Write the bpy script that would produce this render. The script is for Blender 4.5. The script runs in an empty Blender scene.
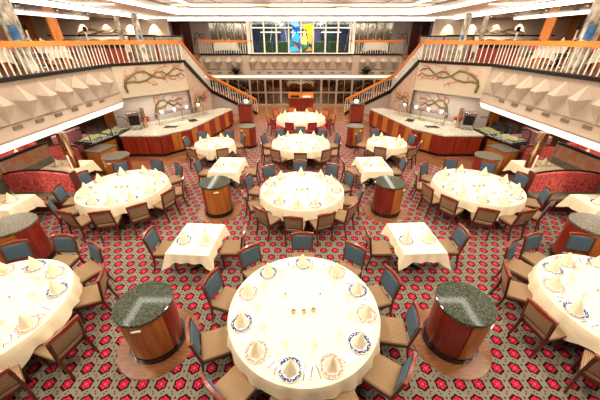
import bpy, bmesh, math, random
from mathutils import Vector, Matrix
random.seed(7)
S = bpy.context.scene
COL = S.collection
PI = math.pi
R = math.radians
C0 = 0.07                       # the room's axis of symmetry

# ------------------------------------------------------------------ materials
def new_mat(name):
    m = bpy.data.materials.new(name); m.use_nodes = True
    return m, m.node_tree.nodes, m.node_tree.links, m.node_tree.nodes['Principled BSDF']

def pm(name, col, rough=.5, metal=0., spec=.5, alpha=1., coat=0., noise=0., nscale=8., col2=None, stretch=None, bump=0., trans=0.):
    m, N, L, b = new_mat(name)
    b.inputs['Base Color'].default_value = (*col, 1)
    b.inputs['Roughness'].default_value = rough
    b.inputs['Metallic'].default_value = metal
    b.inputs['Specular IOR Level'].default_value = spec
    b.inputs['Alpha'].default_value = alpha
    b.inputs['Coat Weight'].default_value = coat
    b.inputs['Transmission Weight'].default_value = trans
    if noise or col2:
        tc = N.new('ShaderNodeTexCoord'); mp = N.new('ShaderNodeMapping')
        L.new(tc.outputs['Object'], mp.inputs['Vector'])
        if stretch: mp.inputs['Scale'].default_value = stretch
        nz = N.new('ShaderNodeTexNoise'); nz.inputs['Scale'].default_value = nscale; nz.inputs['Detail'].default_value = 5
        L.new(mp.outputs['Vector'], nz.inputs['Vector'])
        rp = N.new('ShaderNodeValToRGB')
        c2 = col2 or tuple(c * (1 - noise) for c in col)
        rp.color_ramp.elements[0].position = .36; rp.color_ramp.elements[0].color = (*c2, 1)
        rp.color_ramp.elements[1].position = .64; rp.color_ramp.elements[1].color = (*col, 1)
        L.new(nz.outputs['Fac'], rp.inputs['Fac']); L.new(rp.outputs['Color'], b.inputs['Base Color'])
        if bump:
            bp = N.new('ShaderNodeBump'); bp.inputs['Strength'].default_value = bump; bp.inputs['Distance'].default_value = .01
            L.new(nz.outputs['Fac'], bp.inputs['Height']); L.new(bp.outputs['Normal'], b.inputs['Normal'])
    return m

def emit(name, col, st):
    m, N, L, b = new_mat(name)
    b.inputs['Base Color'].default_value = (.8, .8, .8, 1)
    b.inputs['Emission Color'].default_value = (*col, 1); b.inputs['Emission Strength'].default_value = st
    return m

def math_node(N, L, op, a, b=None, c=None):
    n = N.new('ShaderNodeMath'); n.operation = op
    for i, x in enumerate((a, b, c)):
        if x is None: continue
        if isinstance(x, (int, float)): n.inputs[i].default_value = x
        else: L.new(x, n.inputs[i])
    return n.outputs[0]

def carpet_mat():
    m, N, L, b = new_mat('carpet_floral')
    tc = N.new('ShaderNodeTexCoord'); sp = N.new('ShaderNodeSeparateXYZ'); L.new(tc.outputs['Object'], sp.inputs[0])
    M = lambda op, a, b_=None, c=None: math_node(N, L, op, a, b_, c)
    AX, AY = .277, .229
    v = M('DIVIDE', M('SUBTRACT', sp.outputs['Y'], 2.11), AY)
    v = M('ADD', v, .5)
    row = M('FLOOR', v)
    fy = M('MULTIPLY', M('SUBTRACT', M('SUBTRACT', v, row), .5), AY)
    u = M('ADD', M('DIVIDE', M('SUBTRACT', sp.outputs['X'], -2.06), AX), .5)
    u = M('ADD', u, M('MULTIPLY', M('FLOORED_MODULO', row, 2.), .5))
    fx = M('MULTIPLY', M('SUBTRACT', M('SUBTRACT', u, M('FLOOR', u)), .5), AX)
    r = M('SQRT', M('ADD', M('MULTIPLY', fx, fx), M('MULTIPLY', fy, fy)))
    th = M('ARCTAN2', fy, fx)
    pet = M('ADD', .063, M('MULTIPLY', M('COSINE', M('MULTIPLY', M('ADD', th, R(30)), 6.)), .008))
    def less(a, t): return M('LESS_THAN', a, t)
    out = less(r, M('ADD', pet, .028))
    red = less(r, pet)
    line = less(M('ABSOLUTE', M('SINE', M('MULTIPLY', th, 3.))), .2)
    cen = less(r, .02)
    ring = less(M('ABSOLUTE', M('SUBTRACT', r, .025)), .005)
    ax = M('ABSOLUTE', fx); ay = M('ABSOLUTE', fy)
    d1 = less(M('ADD', M('ABSOLUTE', M('SUBTRACT', ax, AX / 2)), M('MULTIPLY', M('ABSOLUTE', M('SUBTRACT', ay, .048)), .8)), .017)
    d2 = less(M('ADD', M('ABSOLUTE', M('SUBTRACT', ax, .079)), M('MULTIPLY', M('ABSOLUTE', M('SUBTRACT', ay, .1)), .8)), .013)
    dia = M('MAXIMUM', d1, d2)
    nz = N.new('ShaderNodeTexNoise'); nz.inputs['Scale'].default_value = 40; L.new(tc.outputs['Object'], nz.inputs['Vector'])
    def mix(f, a, c):
        n = N.new('ShaderNodeMix'); n.data_type = 'RGBA'
        L.new(f, n.inputs[0])
        if isinstance(a, tuple): n.inputs[6].default_value = (*a, 1)
        else: L.new(a, n.inputs[6])
        n.inputs[7].default_value = (*c, 1)
        return n.outputs[2]
    base = mix(nz.outputs['Fac'], (.19, .165, .12), (.25, .215, .16))
    c = mix(dia, base, (.085, .006, .01))
    c = mix(out, c, (.010, .004, .010))
    c = mix(red, c, (.52, .018, .045))
    c = mix(M('MULTIPLY', M('MULTIPLY', line, red), M('GREATER_THAN', r, .03)), c, (.17, .006, .02))
    c = mix(ring, c, (.2, .008, .02))
    c = mix(cen, c, (.8, .09, .12))
    L.new(c, b.inputs['Base Color']); b.inputs['Roughness'].default_value = .95; b.inputs['Specular IOR Level'].default_value = .1
    return m

def stripe_mat(name, a, c, n=70., rough=.8):
    m, N, L, b = new_mat(name)
    tc = N.new('ShaderNodeTexCoord'); sp = N.new('ShaderNodeSeparateXYZ'); L.new(tc.outputs['Object'], sp.inputs[0])
    s = math_node(N, L, 'ADD', math_node(N, L, 'MULTIPLY', math_node(N, L, 'SINE', math_node(N, L, 'MULTIPLY', sp.outputs['X'], n * 2 * PI / 1.)), .5), .5)
    mx = N.new('ShaderNodeMix'); mx.data_type = 'RGBA'; L.new(s, mx.inputs[0])
    mx.inputs[6].default_value = (*a, 1); mx.inputs[7].default_value = (*c, 1)
    L.new(mx.outputs[2], b.inputs['Base Color']); b.inputs['Roughness'].default_value = rough; b.inputs['Specular IOR Level'].default_value = .2
    return m

def granite_mat(name, dark, light, rough=.1, sc=120., th=.62):
    m, N, L, b = new_mat(name)
    tc = N.new('ShaderNodeTexCoord')
    vo = N.new('ShaderNodeTexVoronoi'); vo.inputs['Scale'].default_value = sc; L.new(tc.outputs['Object'], vo.inputs['Vector'])
    sp = N.new('ShaderNodeSeparateColor'); L.new(vo.outputs['Color'], sp.inputs[0])
    rp = N.new('ShaderNodeValToRGB'); rp.color_ramp.elements[0].color = (*dark, 1); rp.color_ramp.elements[1].color = (*light, 1)
    rp.color_ramp.elements[0].position = th - .25; rp.color_ramp.elements[1].position = min(1, th + .3)
    L.new(sp.outputs[0], rp.inputs['Fac']); L.new(rp.outputs['Color'], b.inputs['Base Color'])
    b.inputs['Roughness'].default_value = rough; b.inputs['Specular IOR Level'].default_value = .5
    return m

def tile_mat():
    m, N, L, b = new_mat('terracotta_tile')
    tc = N.new('ShaderNodeTexCoord'); br = N.new('ShaderNodeTexBrick')
    L.new(tc.outputs['Object'], br.inputs['Vector'])
    br.offset = 0; br.inputs['Scale'].default_value = 3.0; br.inputs['Brick Width'].default_value = 1; br.inputs['Row Height'].default_value = 1
    br.inputs['Color1'].default_value = (.24, .085, .03, 1); br.inputs['Color2'].default_value = (.15, .055, .024, 1)
    br.inputs['Mortar'].default_value = (.16, .09, .05, 1); br.inputs['Mortar Size'].default_value = .03
    L.new(br.outputs['Color'], b.inputs['Base Color']); b.inputs['Roughness'].default_value = .3
    return m

def rim_mat(name, rim, rim2, sc=55.):
    m, N, L, b = new_mat(name)
    tc = N.new('ShaderNodeTexCoord'); sp = N.new('ShaderNodeSeparateXYZ'); L.new(tc.outputs['Object'], sp.inputs[0])
    M = lambda op, a, b_=None: math_node(N, L, op, a, b_)
    r = M('SQRT', M('ADD', M('MULTIPLY', sp.outputs['X'], sp.outputs['X']), M('MULTIPLY', sp.outputs['Y'], sp.outputs['Y'])))
    band = M('MULTIPLY', M('GREATER_THAN', r, .112), M('LESS_THAN', r, .158))
    nz = N.new('ShaderNodeTexNoise'); nz.inputs['Scale'].default_value = sc; nz.inputs['Detail'].default_value = 1; L.new(tc.outputs['Object'], nz.inputs['Vector'])
    spot = M('GREATER_THAN', nz.outputs['Fac'], .42)
    f = M('MULTIPLY', band, spot)
    mx = N.new('ShaderNodeMix'); mx.data_type = 'RGBA'; L.new(f, mx.inputs[0]); mx.inputs[6].default_value = (.9, .87, .82, 1); mx.inputs[7].default_value = (*rim, 1)
    mx2 = N.new('ShaderNodeMix'); mx2.data_type = 'RGBA'; L.new(M('MULTIPLY', band, M('GREATER_THAN', nz.outputs['Fac'], .62)), mx2.inputs[0])
    L.new(mx.outputs[2], mx2.inputs[6]); mx2.inputs[7].default_value = (*rim2, 1)
    L.new(mx2.outputs[2], b.inputs['Base Color']); b.inputs['Roughness'].default_value = .2
    return m

def glass_mat(name, tint=(1, 1, 1), gloss=.12):
    m, N, L, b = new_mat(name); N.remove(b)
    t = N.new('ShaderNodeBsdfTransparent'); t.inputs[0].default_value = (*tint, 1)
    g = N.new('ShaderNodeBsdfGlossy'); g.inputs['Roughness'].default_value = .05
    x = N.new('ShaderNodeMixShader'); x.inputs[0].default_value = gloss
    L.new(t.outputs[0], x.inputs[1]); L.new(g.outputs[0], x.inputs[2])
    L.new(x.outputs[0], N['Material Output'].inputs['Surface'])
    return m

WOODX = (30, 30, 1.5)
M = dict(
    carpet=carpet_mat(), tile=tile_mat(),
    parquet=pm('parquet', (.28, .11, .04), .25, col2=(.18, .065, .024), nscale=3, stretch=(2, 12, 1)),
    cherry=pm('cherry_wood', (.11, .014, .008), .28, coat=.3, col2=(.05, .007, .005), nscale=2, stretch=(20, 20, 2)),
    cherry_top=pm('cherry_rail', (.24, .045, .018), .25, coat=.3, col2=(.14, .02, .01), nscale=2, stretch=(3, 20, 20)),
    redwood=pm('red_wood_panel', (.24, .022, .008), .28, coat=.25, col2=(.15, .012, .006), nscale=1.5, stretch=(14, 14, .8)),
    orange=pm('orange_wood', (.44, .14, .02), .28, coat=.25, col2=(.30, .08, .014), nscale=1.5, stretch=(10, 10, .8)),
    rail=pm('orange_handrail', (.68, .20, .014), .3, coat=.2, col2=(.56, .15, .012), nscale=1, stretch=(3, 3, 20)),
    darkwood=pm('dark_wood', (.055, .012, .008), .3, col2=(.03, .007, .005), nscale=2, stretch=(12, 12, 1)),
    tan=stripe_mat('tan_stripe', (.38, .25, .135), (.18, .105, .058), 46),
    tanback=stripe_mat('tan_back', (.34, .23, .13), (.20, .125, .068), 46),
    blue=pm('blue_upholstery', (.055, .10, .145), .85, noise=.35, nscale=60),
    redup=pm('red_upholstery', (.38, .02, .02), .85, noise=.4, nscale=40),
    orangeup=pm('orange_upholstery', (.55, .14, .03), .85, noise=.4, nscale=40),
    damask=pm('red_damask', (.72, .17, .15), .8, col2=(.40, .015, .02), nscale=24, spec=.2),
    pinkfloral=pm('pink_floral', (.5, .25, .25), .85, col2=(.22, .07, .1), nscale=22),
    olive=pm('olive_cushion', (.15, .12, .08), .8, noise=.3, nscale=10),
    cloth=pm('cream_cloth', (.9, .77, .55), .9, spec=.1, noise=.05, nscale=6),
    cloth2=pm('white_cloth', (.85, .80, .68), .9, spec=.1, noise=.05, nscale=6),
    napkin=pm('napkin', (.9, .77, .55), .9, spec=.1, noise=.06, nscale=30),
    china=pm('white_china', (.9, .88, .84), .15, noise=.02, nscale=5),
    blueplate=rim_mat('blue_plate', (.008, .025, .15), (.06, .16, .42)),
    pinkplate=rim_mat('pink_plate', (.66, .24, .20), (.55, .14, .13)),
    steel=pm('steel', (.6, .6, .6), .25, 1., noise=.1, nscale=20),
    chrome=pm('bronze_chrome', (.62, .47, .31), .14, 1., noise=.1, nscale=3, stretch=(1, 1, .1)),
    granite=granite_mat('green_granite', (.010, .017, .012), (.12, .135, .10), .06, 130., .66),
    greytop=granite_mat('grey_granite', (.04, .036, .028), (.22, .19, .14), .3, 75., .55),
    counter=granite_mat('counter_granite', (.25, .22, .16), (.6, .56, .46), .1, 60., .45),
    black=pm('black_granite', (.012, .014, .013), .15, noise=.5, nscale=80),
    blackpaint=pm('black_paint', (.014, .010, .009), .65, spec=.15, noise=.3, nscale=20),
    balcony=pm('balcony_plaster', (.38, .29, .22), .7, noise=.03, nscale=3),
    pyramid=pm('pyramid_plaster', (.38, .29, .22), .6, noise=.03, nscale=3),
    mural=pm('mural_wall', (.56, .45, .34), .5, noise=.05, nscale=2),
    greywall=pm('grey_wall', (.48, .42, .38), .25, noise=.1, nscale=1),
    stairwall=pm('stair_wall', (.52, .37, .27), .4, col2=(.42, .28, .2), nscale=4),
    ceiling=pm('cream_ceiling', (.8, .74, .64), .5, noise=.03, nscale=2),
    soffit=pm('brown_soffit', (.17, .085, .055), .18, .3, col2=(.10, .05, .035), nscale=2),
    trim=pm('brown_trim', (.22, .12, .06), .4, noise=.2, nscale=6),
    white=pm('white_paint', (.82, .78, .70), .35, noise=.03, nscale=5),
    vent=pm('vent_brown', (.20, .14, .10), .5, noise=.2, nscale=40),
    branch=pm('branch_olive', (.17, .13, .025), .5, col2=(.08, .055, .015), nscale=14),
    twig=pm('coral_twig', (.62, .22, .11), .6, col2=(.5, .14, .07), nscale=20),
    etched=pm('etched_glass', (.42, .37, .32), .3, col2=(.24, .2, .18), nscale=5, alpha=.93),
    etchedorange=pm('etched_orange', (.36, .25, .2), .25, col2=(.45, .16, .06), nscale=5),
    mosaic=pm('mosaic_column', (.85, .8, .66), .25, .1, col2=(.13, .11, .06), nscale=7, stretch=(1, 1, .5)),
    mirror=pm('old_mirror', (.42, .38, .30), .12, 1., col2=(.14, .13, .11), nscale=5, stretch=(3, 3, .6)),
    mosaicblue=pm('mosaic_blue', (.03, .12, .4), .3, .2, col2=(.1, .25, .5), nscale=5),
    glass=glass_mat('clear_glass', (.96, .97, .95), .08),
    darkglass=glass_mat('smoked_glass', (.55, .5, .42), .2),
    stemglass=glass_mat('wine_glass', (.95, .93, .9), .12),
    mullion=pm('bronze_mullion', (.5, .4, .29), .3, .6, noise=.1, nscale=10),
    darkroom=pm('dark_room', (.05, .03, .02), .5, col2=(.015, .012, .012), nscale=2.5),
    atrium=pm('atrium_wall', (.07, .14, .12), .4, col2=(.03, .05, .1), nscale=1.2),
    atriumgreen=pm('atrium_green', (.04, .12, .03), .5, noise=.5, nscale=3),
    atriumblue=pm('atrium_blue', (.09, .09, .28), .4, noise=.5, nscale=2),
    cove=emit('cove_glow', (1, .95, .84), 6),
    valance=emit('valance_glow', (1, .90, .72), 3.2),
    shelfglow=emit('shelf_glow', (1, .9, .72), .75),
    bulb=emit('bulb_glow', (1, .88, .65), 12),
    coolbulb=emit('cool_glow', (.85, .93, 1), 6),
    salad=pm('salad_greens', (.42, .5, .22), .6, col2=(.62, .6, .42), nscale=16),
    leaf=pm('dark_leaf', (.02, .035, .012), .6, noise=.4, nscale=10),
    flower=pm('red_flower', (.55, .02, .02), .6, noise=.4, nscale=20),
    wax=pm('candle_cup', (.55, .42, .26), .15, noise=.1, nscale=30),
    doorred=pm('dark_red_door', (.1, .012, .008), .35, noise=.3, nscale=2),
    tag=pm('white_tag', (.85, .83, .78), .4, noise=.02, nscale=10),
)

# ------------------------------------------------------------------ mesh helpers
def NB(): return bmesh.new()
def box(bm, c, s, bev=0., rz=0., rx=0., seg=2):
    mt = Matrix.Translation(c) @ Matrix.Rotation(rz, 4, 'Z') @ Matrix.Rotation(rx, 4, 'X') @ Matrix.Diagonal((*s, 1))
    g = bmesh.ops.create_cube(bm, size=1, matrix=mt)
    if bev:
        es = list({e for v in g['verts'] for e in v.link_edges})
        bmesh.ops.bevel(bm, geom=es, offset=bev, segments=seg, affect='EDGES', profile=.6)
    return bm
def lathe(bm, prof, n=32, c=(0, 0, 0), a0=0., a1=2 * PI, cap=True):
    full = abs(a1 - a0 - 2 * PI) < 1e-6
    k = n if full else n + 1
    rings = []
    for r, z in prof:
        if r < 1e-6: rings.append([bm.verts.new((c[0], c[1], c[2] + z))] * k); continue
        rings.append([bm.verts.new((c[0] + r * math.cos(a0 + (a1 - a0) * i / n), c[1] + r * math.sin(a0 + (a1 - a0) * i / n), c[2] + z)) for i in range(k)])
    for A, B in zip(rings, rings[1:]):
        for i in range(n):
            j = (i + 1) % k
            vs = []
            for v in (A[i], A[j], B[j], B[i]):
                if v not in vs: vs.append(v)
            if len(vs) > 2: bm.faces.new(vs)
    return bm
def tube(bm, pts, r, n=8):
    pts = [Vector(p) for p in pts]; rings = []
    rr = r if isinstance(r, (list, tuple)) else [r] * len(pts)
    for i, p in enumerate(pts):
        d = (pts[min(i + 1, len(pts) - 1)] - pts[max(i - 1, 0)]).normalized()
        up = Vector((0, 0, 1)) if abs(d.z) < .95 else Vector((1, 0, 0))
        a = d.cross(up).normalized(); b = a.cross(d)
        rings.append([bm.verts.new(p + rr[i] * (a * math.cos(2 * PI * k / n) + b * math.sin(2 * PI * k / n))) for k in range(n)])
    for A, B in zip(rings, rings[1:]):
        for k in range(n): bm.faces.new((A[k], A[(k + 1) % n], B[(k + 1) % n], B[k]))
    bm.faces.new(rings[0]); bm.faces.new(rings[-1][::-1])
    return bm
def prism(bm, poly, z0, z1):
    a = [bm.verts.new((x, y, z0)) for x, y in poly]; b = [bm.verts.new((x, y, z1)) for x, y in poly]
    n = len(poly)
    for i in range(n): bm.faces.new((a[i], a[(i + 1) % n], b[(i + 1) % n], b[i]))
    bm.faces.new(a[::-1]); bm.faces.new(b)
    return bm
def bar(bm, p, q, w, h):
    """a rectangular bar from p to q, w across, h tall"""
    p, q = Vector(p), Vector(q); d = q - p; hd = Vector((d.x, d.y, 0))
    s = (Vector((-hd.y, hd.x, 0)).normalized() if hd.length > 1e-6 else Vector((1, 0, 0))) * w / 2
    u = Vector((0, 0, h / 2)) if hd.length > 1e-6 else Vector((0, h / 2, 0))
    vs = [bm.verts.new(c + a * s + b * u) for c in (p, q) for a, b in ((-1, -1), (1, -1), (1, 1), (-1, 1))]
    for i in range(4): bm.faces.new((vs[i], vs[(i + 1) % 4], vs[4 + (i + 1) % 4], vs[4 + i]))
    bm.faces.new(vs[:4][::-1]); bm.faces.new(vs[4:])
    return bm
def quad(bm, *ps):
    return bm.faces.new([bm.verts.new(p) for p in ps])
def obj(name, bm, mat, parent=None, smooth=False, loc=None):
    bmesh.ops.recalc_face_normals(bm, faces=bm.faces)
    me = bpy.data.meshes.new(name); bm.to_mesh(me); bm.free()
    if smooth:
        for p in me.polygons: p.use_smooth = True
        me.set_sharp_from_angle(angle=R(40))
    o = bpy.data.objects.new(name, me); COL.objects.link(o)
    me.materials.append(M[mat] if isinstance(mat, str) else mat)
    if parent: o.parent = parent
    if loc: o.location = loc
    return o
def tag(o, label, cat, group=None):
    o['label'] = label; o['category'] = cat
    if group: o['group'] = group
    return o
def thing(name, label, cat, loc=(0, 0, 0), rz=0., group=None):
    o = bpy.data.objects.new(name, None); COL.objects.link(o); o.empty_display_size = .1
    o.location = loc; o.rotation_euler = (0, 0, rz)
    return tag(o, label, cat, group)
def struct(name, bm, mat, smooth=False):
    o = obj(name, bm, mat, None, smooth); o['kind'] = 'structure'; return o
def dup(root, loc, rz, label, group=None):
    def cp(o, par):
        c = o.copy(); COL.objects.link(c)
        if par: c.parent = par
        for ch in o.children: cp(ch, c)
        return c
    kids = list(root.children)
    r = root.copy(); COL.objects.link(r)
    for ch in kids: cp(ch, r)
    r.location = loc; r.rotation_euler = (0, 0, rz); r['label'] = label
    if group: r['group'] = group
    return r
ORD = ['first', 'second', 'third', 'fourth', 'fifth', 'sixth', 'seventh', 'eighth', 'ninth', 'tenth', 'eleventh', 'twelfth']
def mx(s, a): return C0 + s * a
SIDE = {-1: 'left', 1: 'right'}

# ------------------------------------------------------------------ chairs
USED = set()
def chair_proto(kind):
    t = thing('dining_chair', 'x', 'chair')
    front, seat, rear = dict(blue=('blue', 'tan', 'tanback'), red=('orangeup', 'redup', 'redup'), pink=('damask', 'olive', 'damask'))[kind]
    # seat
    bm = NB(); box(bm, (0, .015, .45), (.455, .44, .07), .028, seg=3); obj('seat', bm, seat, t, True)
    bm = NB(); box(bm, (0, .01, .39), (.43, .42, .055), .006); obj('seat_frame', bm, 'cherry', t)
    ax = R(-9)
    P = lambda x, h, d=0.: (x, -.21 - math.tan(R(9)) * (h - .42) + d, h)
    # back posts + rails
    bm = NB()
    for s in (-1, 1):
        tube_pts = [P(s * .208, .40), P(s * .210, .66), P(s * .215, .90)]
        for a, b_ in zip(tube_pts, tube_pts[1:]):
            d = Vector(b_) - Vector(a); mid = (Vector(a) + Vector(b_)) / 2
            box(bm, mid, (.036, .04, d.length + .01), .006, rx=math.atan2(-d.y, d.z) * 1.)
    box(bm, P(0, .545), (.40, .028, .04), .006, rx=-ax)
    obj('back_frame', bm, 'cherry', t)
    bm = NB()
    n = 10; vs = []
    for i in range(n + 1):
        x = -.237 + .474 * i / n; c = 1 - (x / .237) ** 2
        y0 = P(0, .9)[1] - .028 * c; zt = .915 + .022 * c
        vs.append([bm.verts.new((x, y0 + dy, zz)) for dy, zz in ((.02, .865), (.02, zt), (-.02, zt), (-.02, .865))])
    for a, b_ in zip(vs, vs[1:]):
        for k in range(4): bm.faces.new((a[k], a[(k + 1) % 4], b_[(k + 1) % 4], b_[k]))
    bm.faces.new(vs[0]); bm.faces.new(vs[-1][::-1])
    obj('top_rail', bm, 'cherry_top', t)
    bm = NB(); box(bm, P(0, .715, .012), (.385, .03, .31), .012, rx=-ax, seg=3); obj('back_cushion', bm, front, t, True)
    bm = NB(); box(bm, P(0, .715, -.014), (.385, .018, .31), .007, rx=-ax); obj('back_panel', bm, rear, t, True)
    # legs
    for s in (-1, 1):
        bm = NB(); v = []
        for z, w, yy in ((0, .026, .20), (.37, .042, .19)):
            v.append([bm.verts.new((s * .195 + a * w / 2, yy + b_ * w / 2, z)) for a, b_ in ((-1, -1), (1, -1), (1, 1), (-1, 1))])
        for k in range(4): bm.faces.new((v[0][k], v[0][(k + 1) % 4], v[1][(k + 1) % 4], v[1][k]))
        bm.faces.new(v[0]); bm.faces.new(v[1]); obj('leg', bm, 'cherry', t)
    for s in (-1, 1):
        bm = NB(); v = []
        for z, w, yy in ((0, .028, -.285), (.2, .034, -.235), (.41, .04, -.208)):
            v.append([bm.verts.new((s * .205 + a * w / 2, yy + b_ * w / 2, z)) for a, b_ in ((-1, -1), (1, -1), (1, 1), (-1, 1))])
        for A, B in zip(v, v[1:]):
            for k in range(4): bm.faces.new((A[k], A[(k + 1) % 4], B[(k + 1) % 4], B[k]))
        bm.faces.new(v[0]); bm.faces.new(v[-1]); obj('leg', bm, 'cherry', t)
    return t
PROTO = {k: chair_proto(k) for k in ('blue', 'red', 'pink')}
def place_chair(kind, x, y, rz, label, group, z=0.):
    if kind not in USED:
        USED.add(kind); c = PROTO[kind]
        c.location = (x, y, z); c.rotation_euler = (0, 0, rz); c['label'] = label; c['group'] = group
        return c
    return dup(PROTO[kind], (x, y, z), rz, label, group)

# ------------------------------------------------------------------ tableware (one mesh of each kind)
def mesh_of(name, bm, mat, smooth=True):
    o = obj(name, bm, mat, None, smooth); me = o.data; bpy.data.objects.remove(o); return me
def plate_bm(r, h=.02):
    return lathe(NB(), [(0, .0), (r * .6, 0), (r * .7, .006), (r, h), (r * .985, h + .003), (r * .7, .011), (r * .62, .007), (0, .007)], 36)
ME = {}
ME['blueplate'] = mesh_of('charger_plate', plate_bm(.165), 'blueplate')
ME['pinkplate'] = mesh_of('charger_plate', plate_bm(.165), 'pinkplate')
def napkin_bm():
    bm = NB(); n = 40; rings = []
    for t in (0, .12, .3, .5, .7, .85, .95, 1.):
        z = .24 * t; r = .094 * (1 - t) ** .85 + .004; ring = []
        for i in range(n):
            a = 2 * PI * i / n
            w = 1 + (.07 * math.cos(5 * a) + .03 * math.cos(9 * a + 1)) * (1 - t * .6)
            ring.append(bm.verts.new((r * w * math.cos(a) + .012 * t, r * w * math.sin(a), z)))
        rings.append(ring)
    for A, B in zip(rings, rings[1:]):
        for i in range(n): bm.faces.new((A[i], A[(i + 1) % n], B[(i + 1) % n], B[i]))
    bm.faces.new(rings[-1]); bm.faces.new(rings[0][::-1])
    return bm
ME['napkin'] = mesh_of('napkin', napkin_bm(), 'napkin')
ME['bread'] = mesh_of('bread_plate', plate_bm(.085, .012), 'china')
ME['glass'] = mesh_of('wine_glass', lathe(NB(), [(.034, 0), (.034, .003), (.006, .008), (.005, .075), (.02, .09), (.04, .12), (.042, .15), (.036, .185), (.0345, .185), (.04, .15), (.037, .122), (.0, .095)], 20), 'stemglass')
def knife_bm(L=.21):
    bm = NB(); prism(bm, [(-.009, 0), (.009, 0), (.007, L * .42), (.011, L * .45), (.010, L * .9), (.0, L), (-.009, L * .45), (-.007, L * .42)], 0, .004); return bm
def fork_bm(L=.2):
    bm = NB(); prism(bm, [(-.008, 0), (.008, 0), (.004, L * .5), (.012, L * .68), (.012, L), (.008, L), (.006, L * .75), (.002, L * .75), (.002, L), (-.002, L), (-.002, L * .75), (-.006, L * .75), (-.008, L), (-.012, L), (-.012, L * .68), (-.004, L * .5)], 0, .003); return bm
ME['knife'] = mesh_of('dinner_knife', knife_bm(), 'steel', False)
ME['butter'] = mesh_of('butter_knife', knife_bm(.15), 'steel', False)
ME['fork'] = mesh_of('dinner_fork', fork_bm(), 'steel', False)
NAMES = dict(blueplate='charger_plate', pinkplate='charger_plate', napkin='cone_napkin', bread='bread_plate', glass='wine_glass', knife='dinner_knife', butter='butter_knife', fork='dinner_fork')
CATS = dict(blueplate='plate', pinkplate='plate', napkin='napkin', bread='plate', glass='glass', knife='knife', butter='knife', fork='fork')
DESC = dict(blueplate='blue-rimmed plate', pinkplate='pink-rimmed plate', napkin='cream cone napkin', bread='small white bread plate', glass='stemmed wine glass', knife='dinner knife', butter='butter knife on bread plate', fork='dinner fork')
GRP = dict(blueplate='plates with a blue rim', pinkplate='plates with a pink rim', napkin='napkins folded into cones', bread='bread plates', glass='wine glasses', knife='dinner knives', butter='butter knives', fork='dinner forks')
def ware(k, x, y, z, rz, where):
    o = bpy.data.objects.new(NAMES[k], ME[k]); COL.objects.link(o); o.location = (x, y, z); o.rotation_euler = (0, 0, rz)
    return tag(o, DESC[k] + ', ' + where, CATS[k], GRP[k])
def setting(cx, cy, ang, rad, z, where, i, detail):
    """one place: plate with a napkin cone; where the photo shows it also bread plate, glass and cutlery"""
    e = Vector((math.cos(ang), math.sin(ang))); s = Vector((-e.y, e.x)); rz = ang + PI / 2
    P = lambda r, t: (cx + e.x * r + s.x * t, cy + e.y * r + s.y * t)
    k = 'blueplate' if i % 2 == 0 else 'pinkplate'
    ware(k, *P(rad, 0), z, rz + .37 * i, where)
    ware('napkin', *P(rad, 0), z + .008, rz + i, where)
    ware('glass', *P(rad - .25, -.13), z, 0, where)
    if detail:
        ware('bread', *P(rad - .02, .265), z, 0, where)
        ware('butter', *P(rad + .05, .275), z + .0145, rz, where)
        ware('fork', *P(rad + .1, .185), z, rz - PI * 0 , where)
        ware('knife', *P(rad + .1, -.185), z, rz, where)

def cloth_round(rad, z, drop, corner, seed):
    bm = NB(); n = 144; rnd = random.Random(seed); ph = [rnd.random() * 6.28 for _ in range(4)]
    rot = rnd.random() * PI / 2
    def hem(a):
        c = max(0, math.cos(4 * (a - rot))) ** 2
        return drop + corner * c + .018 * math.sin(11 * a + ph[0])
    ctr = bm.verts.new((0, 0, z)); rings = []
    for r in (rad * .5, rad * .93): rings.append([bm.verts.new((r * math.cos(2 * PI * i / n), r * math.sin(2 * PI * i / n), z)) for i in range(n)])
    for t in (0., .06, .25, .5, .75, 1.):
        ring = []
        for i in range(n):
            a = 2 * PI * i / n
            fold = (math.sin(22 * a + ph[1]) * .6 + math.sin(33 * a + ph[2]) * .4)
            r = rad + .012 * min(1, t * 8) + .03 * t + fold * .028 * t
            ring.append(bm.verts.new((r * math.cos(a), r * math.sin(a), z - (.0 if t == 0 else .004) - hem(a) * t)))
        rings.append(ring)
    for i in range(n): bm.faces.new((ctr, rings[0][i], rings[0][(i + 1) % n]))
    for A, B in zip(rings, rings[1:]):
        for i in range(n): bm.faces.new((A[i], A[(i + 1) % n], B[(i + 1) % n], B[i]))
    return bm
def cloth_rect(hx, hy, z, drop, corner, seed):
    """a square cloth: straight sides, pointed folds hanging at the four corners"""
    bm = NB(); rnd = random.Random(seed); m = 16; per = []
    for (ax, ay), (bx, by) in (((-1, -1), (1, -1)), ((1, -1), (1, 1)), ((1, 1), (-1, 1)), ((-1, 1), (-1, -1))):
        for i in range(m): per.append((ax + (bx - ax) * i / m, ay + (by - ay) * i / m))
    n = len(per); rings = []
    ctr = bm.verts.new((0, 0, z))
    rings.append([bm.verts.new((u * hx * .95, v * hy * .95, z)) for u, v in per])
    ph = rnd.random() * 6
    for t in (0, .1, .4, .7, 1.):
        ring = []
        for i, (u, v) in enumerate(per):
            c = (min(abs(u), abs(v))) ** 6
            nx = u if abs(u) >= abs(v) - 1e-6 else 0; ny = v if abs(v) >= abs(u) - 1e-6 else 0
            out = (.008 + .035 * t + .02 * t * math.sin(i * 1.3 + ph) + .06 * c * t)
            ring.append(bm.verts.new((u * hx + nx * out, v * hy + ny * out, z - (drop + corner * c) * t)))
        rings.append(ring)
    for i in range(n): bm.faces.new((ctr, rings[0][i], rings[0][(i + 1) % n]))
    for A, B in zip(rings, rings[1:]):
        for i in range(n): bm.faces.new((A[i], A[(i + 1) % n], B[(i + 1) % n], B[i]))
    return bm

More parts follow.
